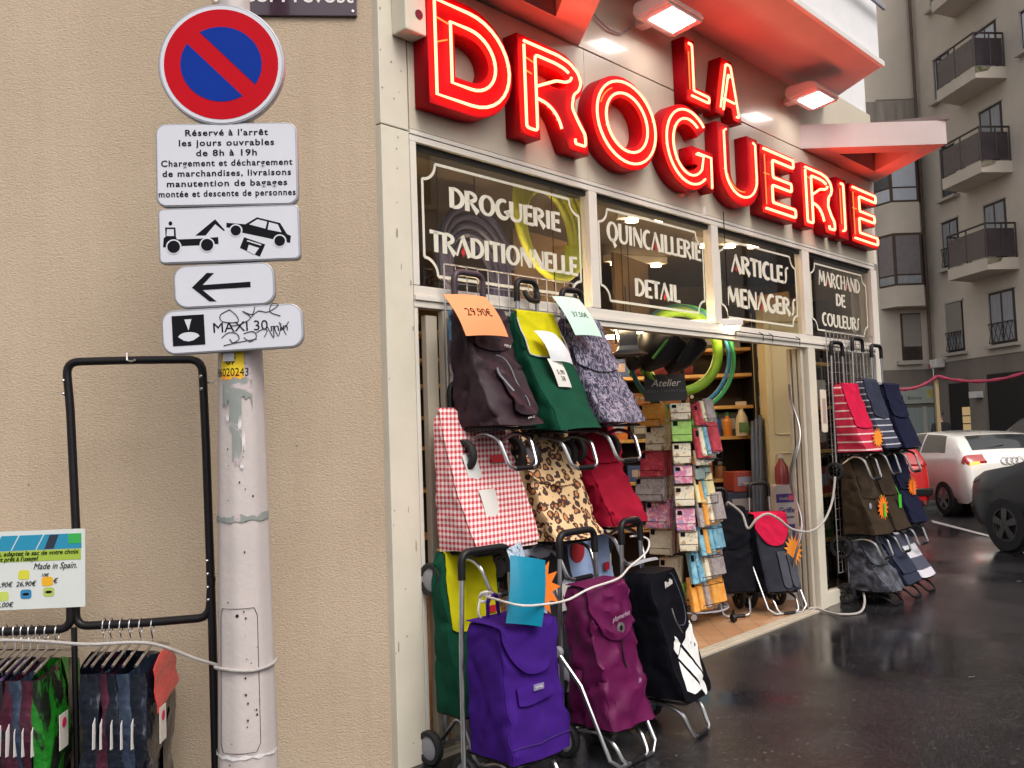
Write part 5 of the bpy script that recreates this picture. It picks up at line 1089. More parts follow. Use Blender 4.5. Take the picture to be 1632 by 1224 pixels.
# cream panelled cupboard side and dark metal post beside the door
c0, c1 = at(1226, 700, 7.75), at(1277, 700, 7.75)
o = thing('panelled_cupboard', 'tall cream panelled cupboard with moulded door panels beside the doorway', 'cupboard', (c0.x, 7.75, .008))
wd = c1.x-c0.x+.12
b = MB(); b.box((0, 0, 0), (wd, .4, 2.45), .004); b.build('carcass', M['panel'], o)
b = MB()
for z0_, z1_ in ((.15, 1.2), (1.36, 2.32)):
    lp_ = [(.05, 0, z0_), (wd-.07, 0, z0_), (wd-.07, 0, z1_), (.05, 0, z1_)]; b.tube(fillet(lp_, .03, 3, True), .008, 6, closed=True)
b.build('moulding', mat('cream moulding', (.5, .43, .27), .5, var=.1), o)
px_ = at(1214, 700, 8.0); o = thing('black_post', 'black perforated metal post between shelves and cream cupboard', 'post', (px_.x-.03, 7.98, .008)); b = MB(); b.box((0, 0, 0), (.07, .05, 2.5), .004); b.build('post', M['black'], o)
b = MB()
for i in range(9): b.box((.02, -.003, .5+.22*i), (.05, 0, .6+.22*i))
b.build('slot', M['hub'], o)
# bundle of grey pipes
o = thing('pipe_bundle', 'bundle of long slate grey plastic pipes leaning by the cupboard', 'pipes', (at(1216, 900, 7.75).x, 7.75, .01))
b = MB()
for i in range(9): xx = .012*i-.03; b.tube([(xx*.6-.05+.02*(i % 3), .03*(i % 3), 0), (xx+.03, .12+.03*(i % 3), 1.5+.05*math.sin(i*2.2)-.012*abs(i-6))], .017, 8)
b.build('pipe', mat('slate pvc', (.11, .13, .18), .35, var=.15, vs=10), o, True)
b = MB(); b.tube([(-.06+.13*math.sin(a)*.9+.06, .1+.07*math.cos(a), .95) for a in [2*math.pi*i/16 for i in range(16)]], .005, 5, closed=True); b.build('string', flat((.5, .4, .25), .8, 'string'), o)
# spiral stakes
for k, (dx, zt) in enumerate(((0, 1.75), (.07, 1.3))):
    p = at(1268+k*4, 770, 7.15); o = thing('spiral_stake', ['tall galvanised spiral plant stake leaning by the door track', 'shorter galvanised spiral plant stake behind the white box'][k], 'plant stake', (p.x-.04+dx*0, 7.1+k*.1, .01))
    b = MB(); b.tube([(.035*math.cos(z*9)+.03*z, .035*math.sin(z*9), z) for z in [zt*i/90 for i in range(91)]], .009, 7); b.build('spiral_rod', M['steel'], o, True)
# white and violet carton, red bottle on top
p0, p1 = at(1238, 965, 7.55), at(1281, 965, 7.55); zt = zat(1258, 772, 7.55); o = thing('tall_carton', 'tall white and violet carton lettered Griffe standing inside the doorway', 'box', ((p0.x+p1.x)/2, 7.6, .01), R(14))
bw = .19; b = MB(); b.box((-bw/2, -.05, 0), (bw/2, .05, zt-.01), .003); b.build('box_body', flat((.58, .55, .6), .5, 'white card', var=.04), o)
for nm, z0_, z1_, c in (('violet_panel', .2, .62, (.1, .06, .3)), ('violet_band', .8, .87, (.08, .05, .28)), ('pink_panel', .815, .855, (.7, .12, .25)), ('photo_panel', .45, .58, (.5, .5, .45)), ('photo_panel', .28, .4, (.45, .44, .5))):
    b = MB(); w0 = bw*.48 if 'violet' in nm else bw*.2; ox = .045 if nm == 'pink_panel' else 0; b.box((ox-w0 if nm != 'pink_panel' else .02, -.0525-.001*('violet' not in nm), z0_), (ox+w0 if nm != 'pink_panel' else .075, -.05, z1_)); b.build(nm, flat(c, .5, 'print'), o)
text('box_text', 'Griffe', .062, mat('violet ink', (.08, .05, .28), .5, var=.05), o, (0, -.052, .715), bold=.001); text('box_text', 'de jardin', .03, mat('violet ink', (.08, .05, .28), .5, var=.05), o, (.01, -.052, .67)); text('box_text', 'Outils', .034, M['white'], o, (-.025, -.054, .822))
o = thing('red_bottle', 'large pink red liquid bottle standing on the tall carton', 'bottle', ((p0.x+p1.x)/2, 7.6, zt))
b = MB(); b.lathe([(.001, 0), (.055, 0), (.06, .05), (.055, .14), (.02, .2), (.02, .22), (.001, .22)], n=18); b.build('bottle_body', flat((.3, .06, .07), .15, 'red liquid', coat=.5), o, True)
b = MB(); b.lathe([(.024, .215), (.024, .25), (.001, .25)], n=12); b.build('cap', M['white'], o, True)
# hoops hanging in the doorway
for k, (cx_, cy_, R_, c, lb, rr_) in enumerate(((1083, 560, .298, (.26, .5, .02), 'thick lime green hoop hanging in the doorway', .038), (1084, 570, .38, (.04, .25, .45), 'thin blue hoop hanging behind the lime hoop', .014), (1088, 572, .402, (.05, .42, .12), 'mid green hoop, outermost of the hanging hoops', .017))):
    Y = 6.76+.05*k; c_ = at(cx_, cy_, Y); o = thing('hoop', lb, 'hoop', (c_.x, Y, c_.z), R(8), 'hoops hanging in the doorway')
    b = MB(); b.tube([(R_*math.cos(a), 0, R_*math.sin(a)) for a in [2*math.pi*i/64 for i in range(64)]], rr_, 10, closed=True); b.build('ring', flat(c, .4, 'hoop plastic', var=.06), o, True)
# bundle of black umbrellas / lanterns hung under the lintel
for k, (px0, py0, px1, py1, r0, lb) in enumerate(((1060, 536, 1020, 600, .15, 'black folded umbrella hanging by the doorway top, left one'), (1092, 538, 1062, 604, .15, 'black folded umbrella hanging nearest the hoops'), (1030, 530, 1000, 600, .13, 'black folded umbrella hanging beside the black lantern'))):
    A, B_ = at(px0, py0, 6.3+.08*k), at(px1, py1, 6.25+.08*k); o = thing('hanging_umbrella', lb, 'umbrella', A, 0, 'umbrellas hung in the doorway'); d_ = B_-A
    b = MB(); b.tube([Vector((0, 0, 0)), d_*.15, d_*.5, d_*.8, d_*.86], [r0*1.15, r0*1.1, r0*.8, r0*.3, .01], 9); b.build('canopy', M['black'], o, True)
    b = MB(); b.tube([d_*.84, d_*.95], .008, 6); b.tube([d_*.05+Vector((.02, -r0, 0)), d_*.6+Vector((.0, -r0*.8, 0))], .012, 6); b.build('shaft', flat((.03, .14, .02) if k != 1 else (.02, .02, .02), .5, 'green piping'), o)
p = at(1000, 552, 6.0); o = thing('lantern', 'black metal lantern hanging at the left top of the doorway', 'lantern', p)
b = MB(); b.lathe([(.17, -.06), (.1, -.03), (.085, 0)], n=4); b.build('base', flat((.03, .04, .06), .4, 'lantern metal'), o)
b = MB(); b.box((-.06, -.06, 0), (.06, .06, .17)); b.build('glass_box', flat((.03, .035, .05), .15, 'smoked glass'), o)
b = MB(); b.tube([(0, 0, .17), (0, 0, .4)], .004, 5); b.build('chain', M['ink'], o)
# hose coils behind the first transom
for k, (px_, py_, R0, c, lb, v_) in enumerate(((882, 345, .34, (.6, .64, .06), 'coil of yellow green garden hose behind the first transom', .3), (760, 420, .3, (.05, .05, .12), 'coil of dark blue and red hose behind the first transom', .5))):
    u_, z_ = fac(px_, py_, v_); o = thing('hose_coil', lb, 'hose', F(u_, v_, z_), TH)
    b = MB(); N = 150; b.tube([((R0-.03*(i/30 % 5))*math.cos(2*math.pi*i/30), .03*math.sin(i*.21)+.012*(i/30), (R0-.026*(i/30))*math.sin(2*math.pi*i/30)*1.15-.02*(i/30)) for i in range(N)], .021, 8)
    b.build('hose', flat(c, .35, 'hose', var=.15, vs=5), o, True)
    b = MB(); b.tube([(0, 0, R0*1.1), (0, 0, 3.0-z_-.07)], .004, 5); b.build('hanging_wire', M['ink'], o)
# cable reels/boards behind the transoms
for k in range(4):
    u_ = (.35, 1.9, 3.1, 4.7)[k]; o = thing('hanging_board', ['dark timber board leaning behind the first transom', 'dark timber board behind the second transom', 'dark timber board behind the third transom', 'dark timber board behind the last transom'][k], 'board', F(u_, .75+.1*k, 2.1), TH+.1*k, 'timber boards behind the transoms')
    b = MB(); b.box((-.3, 0, 0), (.35, .03, .7), .004); b.build('board', mat('dark timber', (.16, .1, .055), .6, var=.3, vs=4), o)
# shelf behind the right side light
su = shelf_unit('narrow pine shelving behind the right side light', F(4.72, .42, .008), TH, 0, .8, [.4, .8, 1.2, 1.6, 2.0], .3)
for i in range(8):
    cn, c = COLS[(i*3+1) % 10]; z = (.4, .8, 1.2, 1.6)[i//2]; goods('carton', cn, c, F(4.93+.38*(i % 2), .56, z+.008), (.3, .2, .24), f'{("left" if i % 2 == 0 else "right")} of the pair on the {rown[3-i//2]} shelf behind the side light', TH)
# white plate hanging behind the right side light
u_, z_ = fac(1308, 655, -.02); o = thing('hanging_plaque', 'cream plaque fixed on the narrow post beside the red striped trolley', 'plaque', F(4.27, -.03, z_), TH); shape('plate', [rring(.1, .34, .02)], .008, M['pil'], o); b = MB(); b.box((-.03, -.0095, -.1), (.03, -.008, .1)); b.build('plate_print', flat((.4, .3, .28), .5, 'print'), o)
# blue blister packs on the left of the grid
u_, z_ = fac(705, 525, -.05); 
for k, (z, h_, c, lb) in enumerate(((2.04, .14, (.02, .13, .28), 'turquoise blister pack hanging at the left edge of the grid'), (1.9, .11, (.02, .03, .14), 'navy blister pack hanging under the turquoise one'), (1.79, .1, (.4, .25, .3), 'pink and white blister pack under the navy one'))):
    o = thing('blister_pack', lb, 'pack', F(.215, -.035, z-h_), TH); b = MB(); b.box((-.03, -.02, 0), (.03, .0, h_), .004); b.build('card', mat('blister print', c, .25, col2=tuple(min(.7, x*2+.1) for x in c), vs=30, coat=.6), o)
    b = MB(); b.box((-.018, -.035, .02), (.018, -.02, h_*.7), .008); b.build('blister', flat(tuple(x*.6 for x in c), .15, 'blister plastic', coat=.8), o)

# ------------------------------------------------------------------ napkin stand
sx_, sy_ = 1.30, 6.92
o = st0 = thing('napkin_stand', 'revolving black wire stand of paper napkins with Atelier header in the doorway', 'display stand', (sx_, sy_, .01))
b = MB(); b.tube([(0, 0, .05), (0, 0, 1.95)], .018, 10); b.build('post', M['blackmetal'], o, True)
b = MB()
for a in (20, 140, 260): b.box((-.02, -.02, .045), (.02, .02, .07)); b.tube([(0, 0, .075), (.3*math.cos(R(a)), .3*math.sin(R(a)), .075)], .022, 6)
b.tube([(.26*math.cos(2*math.pi*i/24), .26*math.sin(2*math.pi*i/24), .1) for i in range(24)], .008, 6, closed=True); b.build('base', M['hub'], o)
for a in (-25, 200, 95):
    c_ = (.3*math.cos(R(a)), .3*math.sin(R(a))); b = MB(); b.lathe([(.001, -.015), (.03, -.015), (.032, 0), (.03, .015), (.001, .015)], (1, .3, 0), (c_[0], c_[1], .032), 14); b.tube([(c_[0], c_[1], .03), (c_[0], c_[1], .09)], .01, 6); b.build('caster', M['black'], o, True)
h0, h1 = at(1025, 600, 6.7), at(1096, 640, 6.7); hw_ = h1.x-h0.x; hh_ = h0.z-h1.z
hd = shape('header_board', [[(-hw_/2, 0), (hw_/2*.96, 0), (hw_/2, hh_*.15), (hw_/2*.88, hh_), (-hw_/2*.95, hh_)]], .006, mat('black card', (.014, .015, .02), .5, var=.1), o, ((h0.x+h1.x)/2-sx_, 6.7-sy_, h1.z))
text('header_text', 'Atelier', .075, M['white'], hd, (0, -.008, hh_*.55), shear=.3); text('header_text', 'DESIGN COLLECTION', .026, mat('dull silver ink', (.16, .16, .18), .5, var=.05), hd, (0, -.008, hh_*.33), spacing=1.2)
b = MB()
for dx in (-.19, .19): b.lathe([(.001, .012), (.014, .008), (.014, 0)], (0, -1, 0), (dx, -.006, hh_*.12), 10)
b.build('header_lamp', flat((.7, .6, .4), .4, 'brass clip'), hd)
PAL = {'cream': [(.35, (0.8, 0.65, 0.468)), (.5, (0.8, 0.8, 0.65)), (.62, (0.455, 0.26, 0.13)), (.75, (0.26, 0.325, 0.182))], 'lime': [(.3, (0.26, 0.546, 0.078)), (.6, (0.39, 0.676, 0.156)), (.75, (0.78, 0.8, 0.65))], 'floral': [(.35, (0.78, 0.65, 0.65)), (.5, (0.715, 0.156, 0.325)), (.62, (0.26, 0.325, 0.585)), (.75, (0.8, 0.78, 0.65))],
       'grey': [(.35, (0.26, 0.221, 0.234)), (.55, (0.429, 0.39, 0.39)), (.7, (0.156, 0.13, 0.143))], 'red': [(.35, (0.325, 0.026, 0.052)), (.6, (0.546, 0.078, 0.104)), (.75, (0.39, 0.26, 0.234))], 'olive': [(.35, (0.468, 0.429, 0.338)), (.6, (0.585, 0.546, 0.442)), (.75, (0.39, 0.364, 0.286))],
       'blue': [(.3, (0.078, 0.26, 0.416)), (.6, (0.26, 0.52, 0.65)), (.75, (0.65, 0.715, 0.715))], 'amber': [(.3, (0.715, 0.26, 0.039)), (.6, (0.8, 0.429, 0.104)), (.75, (0.52, 0.494, 0.468))], 'maroon': [(.35, (0.104, 0.026, 0.026)), (.6, (0.208, 0.065, 0.039)), (.75, (0.286, 0.13, 0.065))], 'pink': [(.3, (0.65, 0.052, 0.325)), (.6, (0.78, 0.13, 0.455))], 'teal': [(.35, (0.182, 0.26, 0.26)), (.6, (0.286, 0.377, 0.364))], 'yellow': [(.3, (0.65, 0.585, 0.312)), (.6, (0.78, 0.676, 0.39)), (.75, (0.78, 0.715, 0.585))]}
PM = {k: [blotch(k+' napkin print', v, s_, (1, 1, 1), .35, 1) for s_ in (17, 29)] for k, v in PAL.items()}
def pack(pal, loc, rz, w_, h_, th, lean, label, lab=True):
    o = thing('napkin_pack', label, 'napkin pack', loc, rz, 'napkin packs on the revolving stand')
    sl = math.tan(lean); b = MB(); b.prism([(-w_/2, 0, 0), (w_/2, 0, 0), (w_/2, sl*h_, h_), (-w_/2, sl*h_, h_)], (0, th, 0)); bmesh.ops.bevel(b.bm, geom=b.bm.edges[:], offset=.004, segments=2, affect='EDGES')
    b.build('paper_stack', RN.choice(PM[pal]), o)
    if lab: b = MB(); b.prism([(-w_/2+.012, sl*h_*.72-.0015, h_*.72), (-w_/2+.045, sl*h_*.72-.0015, h_*.72), (-w_/2+.045, sl*h_*.92-.0015, h_*.92), (-w_/2+.012, sl*h_*.92-.0015, h_*.92)], (0, -.001, 0)); b.build('black_sticker', M['ink'], o)
pocketb = MB()
def pocket(p, rz, w_):
    q = lambda x, y, z: Vector((p[0]-sx_+x*math.cos(rz)-y*math.sin(rz), p[1]-sy_+x*math.sin(rz)+y*math.cos(rz), p[2]-.01+z))
    pocketb.tube([q(-w_/2, .15, -.01), q(-w_/2, -.02, -.01), q(-w_/2, -.02, .05), q(w_/2, -.02, .05), q(w_/2, -.02, -.01), q(w_/2, .15, -.01)], .003, 5)
    pocketb.tube([q(-w_/2, -.02, -.01), q(w_/2, -.02, -.01)], .003, 5); pocketb.tube([q(0, .1, .0), (0, 0, p[2]-.01)], .004, 5)
centre = [('cream', 1068, 643, 1101, 668), ('lime', 1070, 669, 1103, 703), ('cream', 1072, 707, 1102, 738), ('floral', 1074, 743, 1104, 770), ('cream', 1075, 776, 1107, 806), ('floral', 1077, 812, 1109, 845), ('cream', 1082, 847, 1113, 878)]
for k, (pl, x0, y0, x1, y1) in enumerate(centre):
    A, B_ = at(x0, y0, 6.58), at(x1, y1, 6.58); w_ = B_.x-A.x; h_ = A.z-B_.z
    pack(pl, ((A.x+B_.x)/2, 6.58, B_.z), R(-6), w_*1.0, h_, .09, R(8), f'{pl} patterned napkin pack, {ORD[k]} from the top of the centre column'); pocket(((A.x+B_.x)/2, 6.58, B_.z), R(-6), w_)
leftc = [('amber', 1010, 645, 1066, 678), ('cream', 1024, 679, 1068, 717), ('red', 1015, 720, 1068, 759), ('grey', 1007, 762, 1072, 797), ('floral', 1024, 798, 1078, 840), ('olive', 1030, 841, 1080, 882), ('olive', 1046, 890, 1087, 931), ('lime', 1062, 932, 1092, 971)]
for k, (pl, x0, y0, x1, y1) in enumerate(leftc):
    A, B_ = at(x0, y0, 6.78), at(x1, y1, 6.78); h_ = (A.z-B_.z)*1.08; W_ = (B_.x-A.x)*1.06; a = R(-33); n_ = 4; w_ = W_*.74; side = W_*.55/math.sin(R(33))/n_*.62
    pal = [pl, pl, RN.choice(('cream', 'red', 'blue', 'lime')), pl]; edge = Vector((math.cos(a), math.sin(a), 0)); dep = Vector((-math.sin(a), math.cos(a), 0))
    c_ = Vector((A.x+w_*.5, 6.74, B_.z))
    for j in range(n_):
        pp = c_+dep*(side*j); pack(pal[j], (pp.x, pp.y, pp.z), a, w_, h_*(.94+.02*(j % 2)), side*.9, R(7), f'{pal[j]} napkin pack, {ORD[j]} from the front in pocket {ORD[k]} from the top, left column', j == 0)
    pocket((c_.x, c_.y, c_.z), a, w_)
rightc = [('red', 1101, 643, 1141, 677), ('red', 1104, 680, 1151, 728), ('olive', 1103, 716, 1141, 740), ('teal', 1103, 738, 1132, 762), ('yellow', 1104, 758, 1140, 798), ('grey', 1108, 793, 1157, 836), ('blue', 1111, 835, 1156, 881), ('blue', 1096, 875, 1157, 924), ('amber', 1097, 914, 1158, 968)]
for k, (pl, x0, y0, x1, y1) in enumerate(rightc):
    A, B_ = at(x0, y0, 6.8), at(x1, y1, 6.8); h_ = (A.z-B_.z)*1.1; W_ = (B_.x-A.x)*1.08; a = R(38); n_ = 4; w_ = W_*.72
    pal = [pl, RN.choice((pl, 'cream', 'amber')), RN.choice(('grey', 'blue', 'cream')), RN.choice((pl, 'pink' if k == 6 else 'grey'))]; dep = Vector((math.cos(R(12)), math.sin(R(12)), 0))
    c_ = Vector((A.x+w_*.42, 6.7, B_.z-.0))
    for j in range(n_):
        pp = c_+dep*(W_*.17*j)+Vector((0, .02*j, .012*j)); pack(pal[j], (pp.x, pp.y, pp.z), a+R(5*j), w_, h_*(.86+.03*(j % 2)), W_*.12, R(10), f'{pal[j]} napkin pack, {ORD[j]} from the front in pocket {ORD[k]} from the top, right column', j == 0)
    pocket((c_.x+.05, c_.y, c_.z), a, w_)
pocketb.build('wire_pocket', M['blackmetal'], st0, True)
# grey cable looped between the doorway trolley, the post and the pavement
o = thing('grey_cable', 'pale grey cable looping from the doorway trolley round the door post to the pavement', 'cable', (0, 0, 0))
def pv(px, py, v): u_, z_ = fac(px, py, v); return F(u_, v, z_)
b = MB(); b.tube(smooth_path([pv(1160, 800, .25), pv(1182, 818, .2), pv(1192, 842, .15), pv(1205, 828, .1), pv(1222, 819, .06), pv(1240, 826, .0), pv(1262, 843, -.05), pv(1290, 847, -.08), pv(1312, 832, -.1), pv(1326, 800, -.1), pv(1331, 760, -.1)], 8), .009, 8)
b.tube(smooth_path([pv(1352, 790, -.12), pv(1358, 830, -.12), pv(1366, 880, -.13), pv(1373, 930, -.14), gnd(1378, 958, .05), gnd(1370, 976, .012), gnd(1340, 979, .012), gnd(1318, 975, .012), gnd(1302, 969, .03), gnd(1288, 970, .03)], 8), .009, 8)
b.build('cord', M['greyrope'], o, True)
# ------------------------------------------------------------------ apartment building across the street
QC = Vector((.4635*27, 27, 0)); AZA = R(-6.5); dA = Vector((-math.sin(AZA), -math.cos(AZA), 0)); nA = Vector((-dA.y, dA.x, 0)); 
# dA points towards the camera along the side wall; nA points into the building
AR = math.atan2(dA.y, dA.x)
apt = thing('apartment_building', 'grey beige concrete apartment block with angled balconies and bay windows across the street', 'building', QC, AR)
def la(p): q = Vector(p)-QC; return Vector((q.dot(dA), q.dot(nA), q.z))
def hA(px, py, off=0): return la(hit(px, py, QC+nA*off, nA))
def hB(px, py, off=0): return la(hit(px, py, QC+Vector((0, off, 0)), (0, 1, 0)))
conc = mat('beige concrete', (.56, .5, .43), .85, var=.1, vs=.7, bump=.2, bs=25); conc2 = mat('dark stained concrete', (.2, .17, .15), .85, var=.2, vs=.8, stretch=(1, 1, .4)); conc3 = mat('pale concrete sill', (.44, .41, .37), .8, var=.08)
streak = mat('water streaked concrete', (.27, .24, .21), .85, var=.3, vs=3, stretch=(2, 2, .15)); brown = mat('brown window frame', (.07, .04, .028), .5, var=.15)
pane_m = mat('dark window pane', (.035, .04, .05), .06, var=.2, vs=2, spec=.8, col2=(.07, .08, .095)); shut = mat('grey roller shutter', (.27, .25, .22), .7, var=.06, bump=.3, bs=60, stretch=(.1, .1, 4)); blind = mat('pale blind behind glass', (.2, .18, .19), .3, var=.1); curtain = mat('grey curtain behind glass', (.28, .3, .33), .3, var=.3, vs=5, stretch=(6, 6, .4)); skyp = mat('pane with pale blind', (.5, .54, .62), .15, var=.05)
ironm = mat('brown black railing', (.03, .022, .024), .5, var=.15); smoke = mat('smoked railing panel', (.045, .034, .042), .25, var=.3, vs=1.5, coat=.3)
XB = Vector((0, 0, 0)); BXd = la(QC+Vector((1, 0, 0))); BYd = la(QC+Vector((0, 1, 0)))
def prismB(name, pts, out, m_, par=apt): b = MB(); b.prism([Vector(p) for p in pts], -BYd*out); return b.build(name, m_, par)
def rectB(name, pxL, pxR, pyT, pyB, out, m_, off=0, par=apt):
    a, c = hB(pxL, pyT, off), hB(pxR, pyT, off); zT = a.z; zB = hB(pxL, pyB, off).z
    return prismB(name, [(a.x, a.y, zB), (c.x, c.y, zB), (c.x, c.y, zT), (a.x, a.y, zT)], out, m_, par)
def rectA(name, pxL, pxR, pyT, pyB, out, m_, off=0, par=apt):
    a, c = hA(pxL, pyT, off), hA(pxR, pyT, off); zT, zB = a.z, hA(pxL, pyB, off).z
    b = MB(); b.box((a.x, off-out, zB), (c.x, off, zT)); return b.build(name, m_, par), (a.x, c.x, zB, zT)
# walls
zG = hA(1500, 578).z
b = MB(); b.box((0, 0, zG), (6.2, .3, 17)); b.build('side_wall', conc, apt); b = MB(); b.box((6.203, 0, zG), (36, .3, 9.2)); b.build('side_wall', conc, apt)
a = la(QC+Vector((-11, 0, 0))); b = MB(); b.prism([(a.x, a.y, 2.95), (0, 0, 2.95), (0, 0, 17), (a.x, a.y, 17)], BYd*.3); b.build('front_wall', conc, apt)
b = MB(); b.box((0, .02, 0), (36, .3, zG-.003)); b.build('ground_floor_band', conc2, apt)
b = MB(); b.prism([(a.x, a.y, 0), (0, 0, 0), (0, 0, 2.945), (a.x, a.y, 2.945)], BYd*.3); b.build('ground_floor_front', conc2, apt)
b = MB(); pd = hB(1467.5, 300, -.16); b.tube([(pd.x, pd.y, 3.1), (pd.x, pd.y, 16.5)], .045, 8); b.build('downpipe', mat('rusty brown downpipe', (.1, .07, .055), .6, var=.3), apt)
rectB('joint_groove', 1395, 1470, 159, 161.5, .01, conc2); rectB('streaked_band', 1300, 1478, 166, 198, .02, streak)
b = MB(); b.box((-.45, -.12, 2.9), (-.0, -.0, 17)); 
fin = rectB('corner_fin', 1466, 1483, -30, 590, .12, mat('pale concrete fin', (.6, .54, .47), .85, var=.06, vs=1)); b.bm.free()
# bay window column on the front wall
aL, aM, aR_ = hB(1392, 300), hB(1419, 300, -.55), hB(1463, 300, -.55); aE = hB(1466, 300)
def bayring(pyT, pyB, nm, m_, inset=0):
    zT, zB = hB(1440, pyT, -.55).z, hB(1440, pyB, -.55).z; f = 1-inset
    P4 = [Vector((aL.x, aL.y, 0)), Vector((aM.x, aM.y, 0)), Vector((aR_.x, aR_.y, 0)), Vector((aE.x, aE.y, 0))]; cen = sum(P4, Vector())/4
    P4 = [cen+(p-cen)*f for p in P4]
    b = MB(); b.prism([p+Vector((0, 0, zB)) for p in P4], (0, 0, zT-zB)); return b.build(nm, m_, apt), P4, zB, zT
bayring(322, 371, 'bay_parapet', conc); bayring(455, 488, 'bay_parapet', conc)
for pyT, pyB, kind in ((235, 322, 0), (371, 455, 1)):
    w_, P4, zB, zT = bayring(pyT, pyB, 'bay_window', brown, .012)
    for i, (pa, pb) in enumerate(((P4[0], P4[1]), (P4[1], P4[2]))):
        d_ = (pb-pa); n_ = Vector((d_.y, -d_.x, 0)).normalized(); n_ = n_ if n_.dot(-BYd) > 0 else -n_
        q = [pa+d_*.07+n_*.006, pa+d_*.93+n_*.006]; zz = (zB+(.42 if kind == 0 else .3)+.04, zT-.08)
        b = MB(); b.prism([q[0]+Vector((0, 0, zz[0])), q[1]+Vector((0, 0, zz[0])), q[1]+Vector((0, 0, zz[1])), q[0]+Vector((0, 0, zz[1]))], n_*.006); b.build('pane', skyp if kind == 0 and i == 1 else blind if kind else pane_m, w_)
        b = MB(); b.prism([q[0]+Vector((0, 0, zB+.06)), q[1]+Vector((0, 0, zB+.06)), q[1]+Vector((0, 0, zz[0]-.05)), q[0]+Vector((0, 0, zz[0]-.05))], n_*.006); b.build('pane', skyp if kind == 0 else curtain, w_)
# small shuttered window below the bay
w_ = rectB('window', 1434, 1466, 500, 577, .02, brown); rectB('shutter', 1437, 1465, 502, 553, .045, shut, 0, w_); rectB('sill', 1429, 1468, 575.5, 582, .15, conc3, 0, w_)
for k in range(6): 
    p, q = hB(1438+k*4.6, 573), hB(1441+k*4.6, 553); b = MB(); b.tube([Vector(p)-BYd*.12, Vector(q)-BYd*.12], .012, 5); b.tube([Vector(hB(1438+k*4.6, 553))-BYd*.12, Vector(hB(1441+k*4.6, 573))-BYd*.12], .012, 5); b.build('guard_bar', ironm, w_)
# windows and balconies on the side wall
def windowA(pxL, pxR, pyT, pyB, m_, guard=False, sill=True, shutter=None, lit=False):
    w_, (x0, x1, z0_, z1_) = rectA('window', pxL, pxR, pyT, pyB, .02, ironm)
    fr = (x1-x0)
    for i in range(2):
        b = MB(); b.box((x0+fr*(.07+.47*i), -.032, z0_+.07), (x0+fr*(.07+.47*i+.39), -.021, z1_-.07)); b.build('pane', m_, w_)
    b = MB(); b.box((x0-.05, -.05, z0_-.02), (x0-.0, -.0, z1_+.05)); b.box((x0-.05, -.05, z1_), (x1+.05, -.0, z1_+.05)); b.build('reveal', conc3, w_)
    if shutter: b = MB(); b.box((x0+.02, -.05, z0_+(z1_-z0_)*shutter), (x1-.02, -.034, z1_-.02)); b.build('shutter', shut, w_)
    if sill: b = MB(); b.box((x0-.15, -.18, z0_-.1), (x1+.12, -.0, z0_-.021)); b.build('sill', conc3, w_)
    if guard:
        b = MB(); b.tube([(x0, -.1, z0_+.55), (x1, -.1, z0_+.55)], .018, 5); b.tube([(x0, -.1, z0_+.05), (x1, -.1, z0_+.05)], .015, 5)
        for i in range(5): xa = x0+fr*i/5; b.tube([(xa, -.1, z0_+.05), (xa+fr/5, -.1, z0_+.55)], .011, 4); b.tube([(xa+fr/5, -.1, z0_+.05), (xa, -.1, z0_+.55)], .011, 4)
        b.build('guard_rail', ironm, w_)
    return w_
windowA(1489, 1513, 97, 165, curtain, sill=True); windowA(1499, 1521, 240, 320, pane_m); windowA(1502, 1527, 356, 430, curtain, guard=True); windowA(1509, 1534, 485, 563, curtain, guard=True, shutter=.32)
windowA(1554, 1588, 55, 135, skyp, sill=False); windowA(1562, 1597, 180, 270, curtain, sill=False); windowA(1569, 1603, 329, 420, curtain, sill=False); windowA(1577, 1617, 468, 551, curtain, guard=True)
windowA(1480, 1500, -70, 20, curtain); windowA(1628, 1660, 20, 85, skyp)
YE = 23.6
wallX = hit(1605, 130, QC, nA); tE = la(at(1605, 130, wallX.y)).x
zs_ = [at(1554, 141, YE).z, at(1562, 287, YE).z, at(1571, 437, YE).z, at(1546, -6, YE).z]
for i, zb in enumerate(zs_):
    b = MB(); b.prism([(tE, 0, zb), (tE, -.86, zb), (tE-1.7, -.86, zb), (tE-2.0, -.0, zb)], (0, 0, .3)); sl_ = b.build('balcony', conc, apt)
    b = MB(); b.prism([(tE+.003, -.86, zb+.12), (tE+.003, -.5, zb+.2), (tE+.003, -.42, zb+.302), (tE+.003, -.86, zb+.302)], (.003, 0, 0)); b.build('moss_stain', blotch('moss stain', [(.4, (.26, .23, .17)), (.6, (.07, .085, .03))], 3), sl_)
    z0_ = zb+.34; b = MB(); path = [(tE-.03, -.02, z0_+.85), (tE-.03, -.83, z0_+.85), (tE-1.68, -.83, z0_+.85), (tE-1.95, -.02, z0_+.85)]
    b.tube(path, .028, 6)
    for q in path+[(tE-.03, -.4, z0_+.85), (tE-.85, -.83, z0_+.85)]: b.tube([q, (q[0], q[1], z0_-.06)], .022, 5)
    b.build('railing', ironm, sl_)
    b = MB(); b.box((tE-.045, -.8, z0_), (tE-.03, -.06, z0_+.72)); b.build('railing_panel', smoke, sl_)
    b = MB(); b.box((tE-1.62, -.845, z0_), (tE-.08, -.83, z0_+.72)); b.build('railing_panel', smoke, sl_)
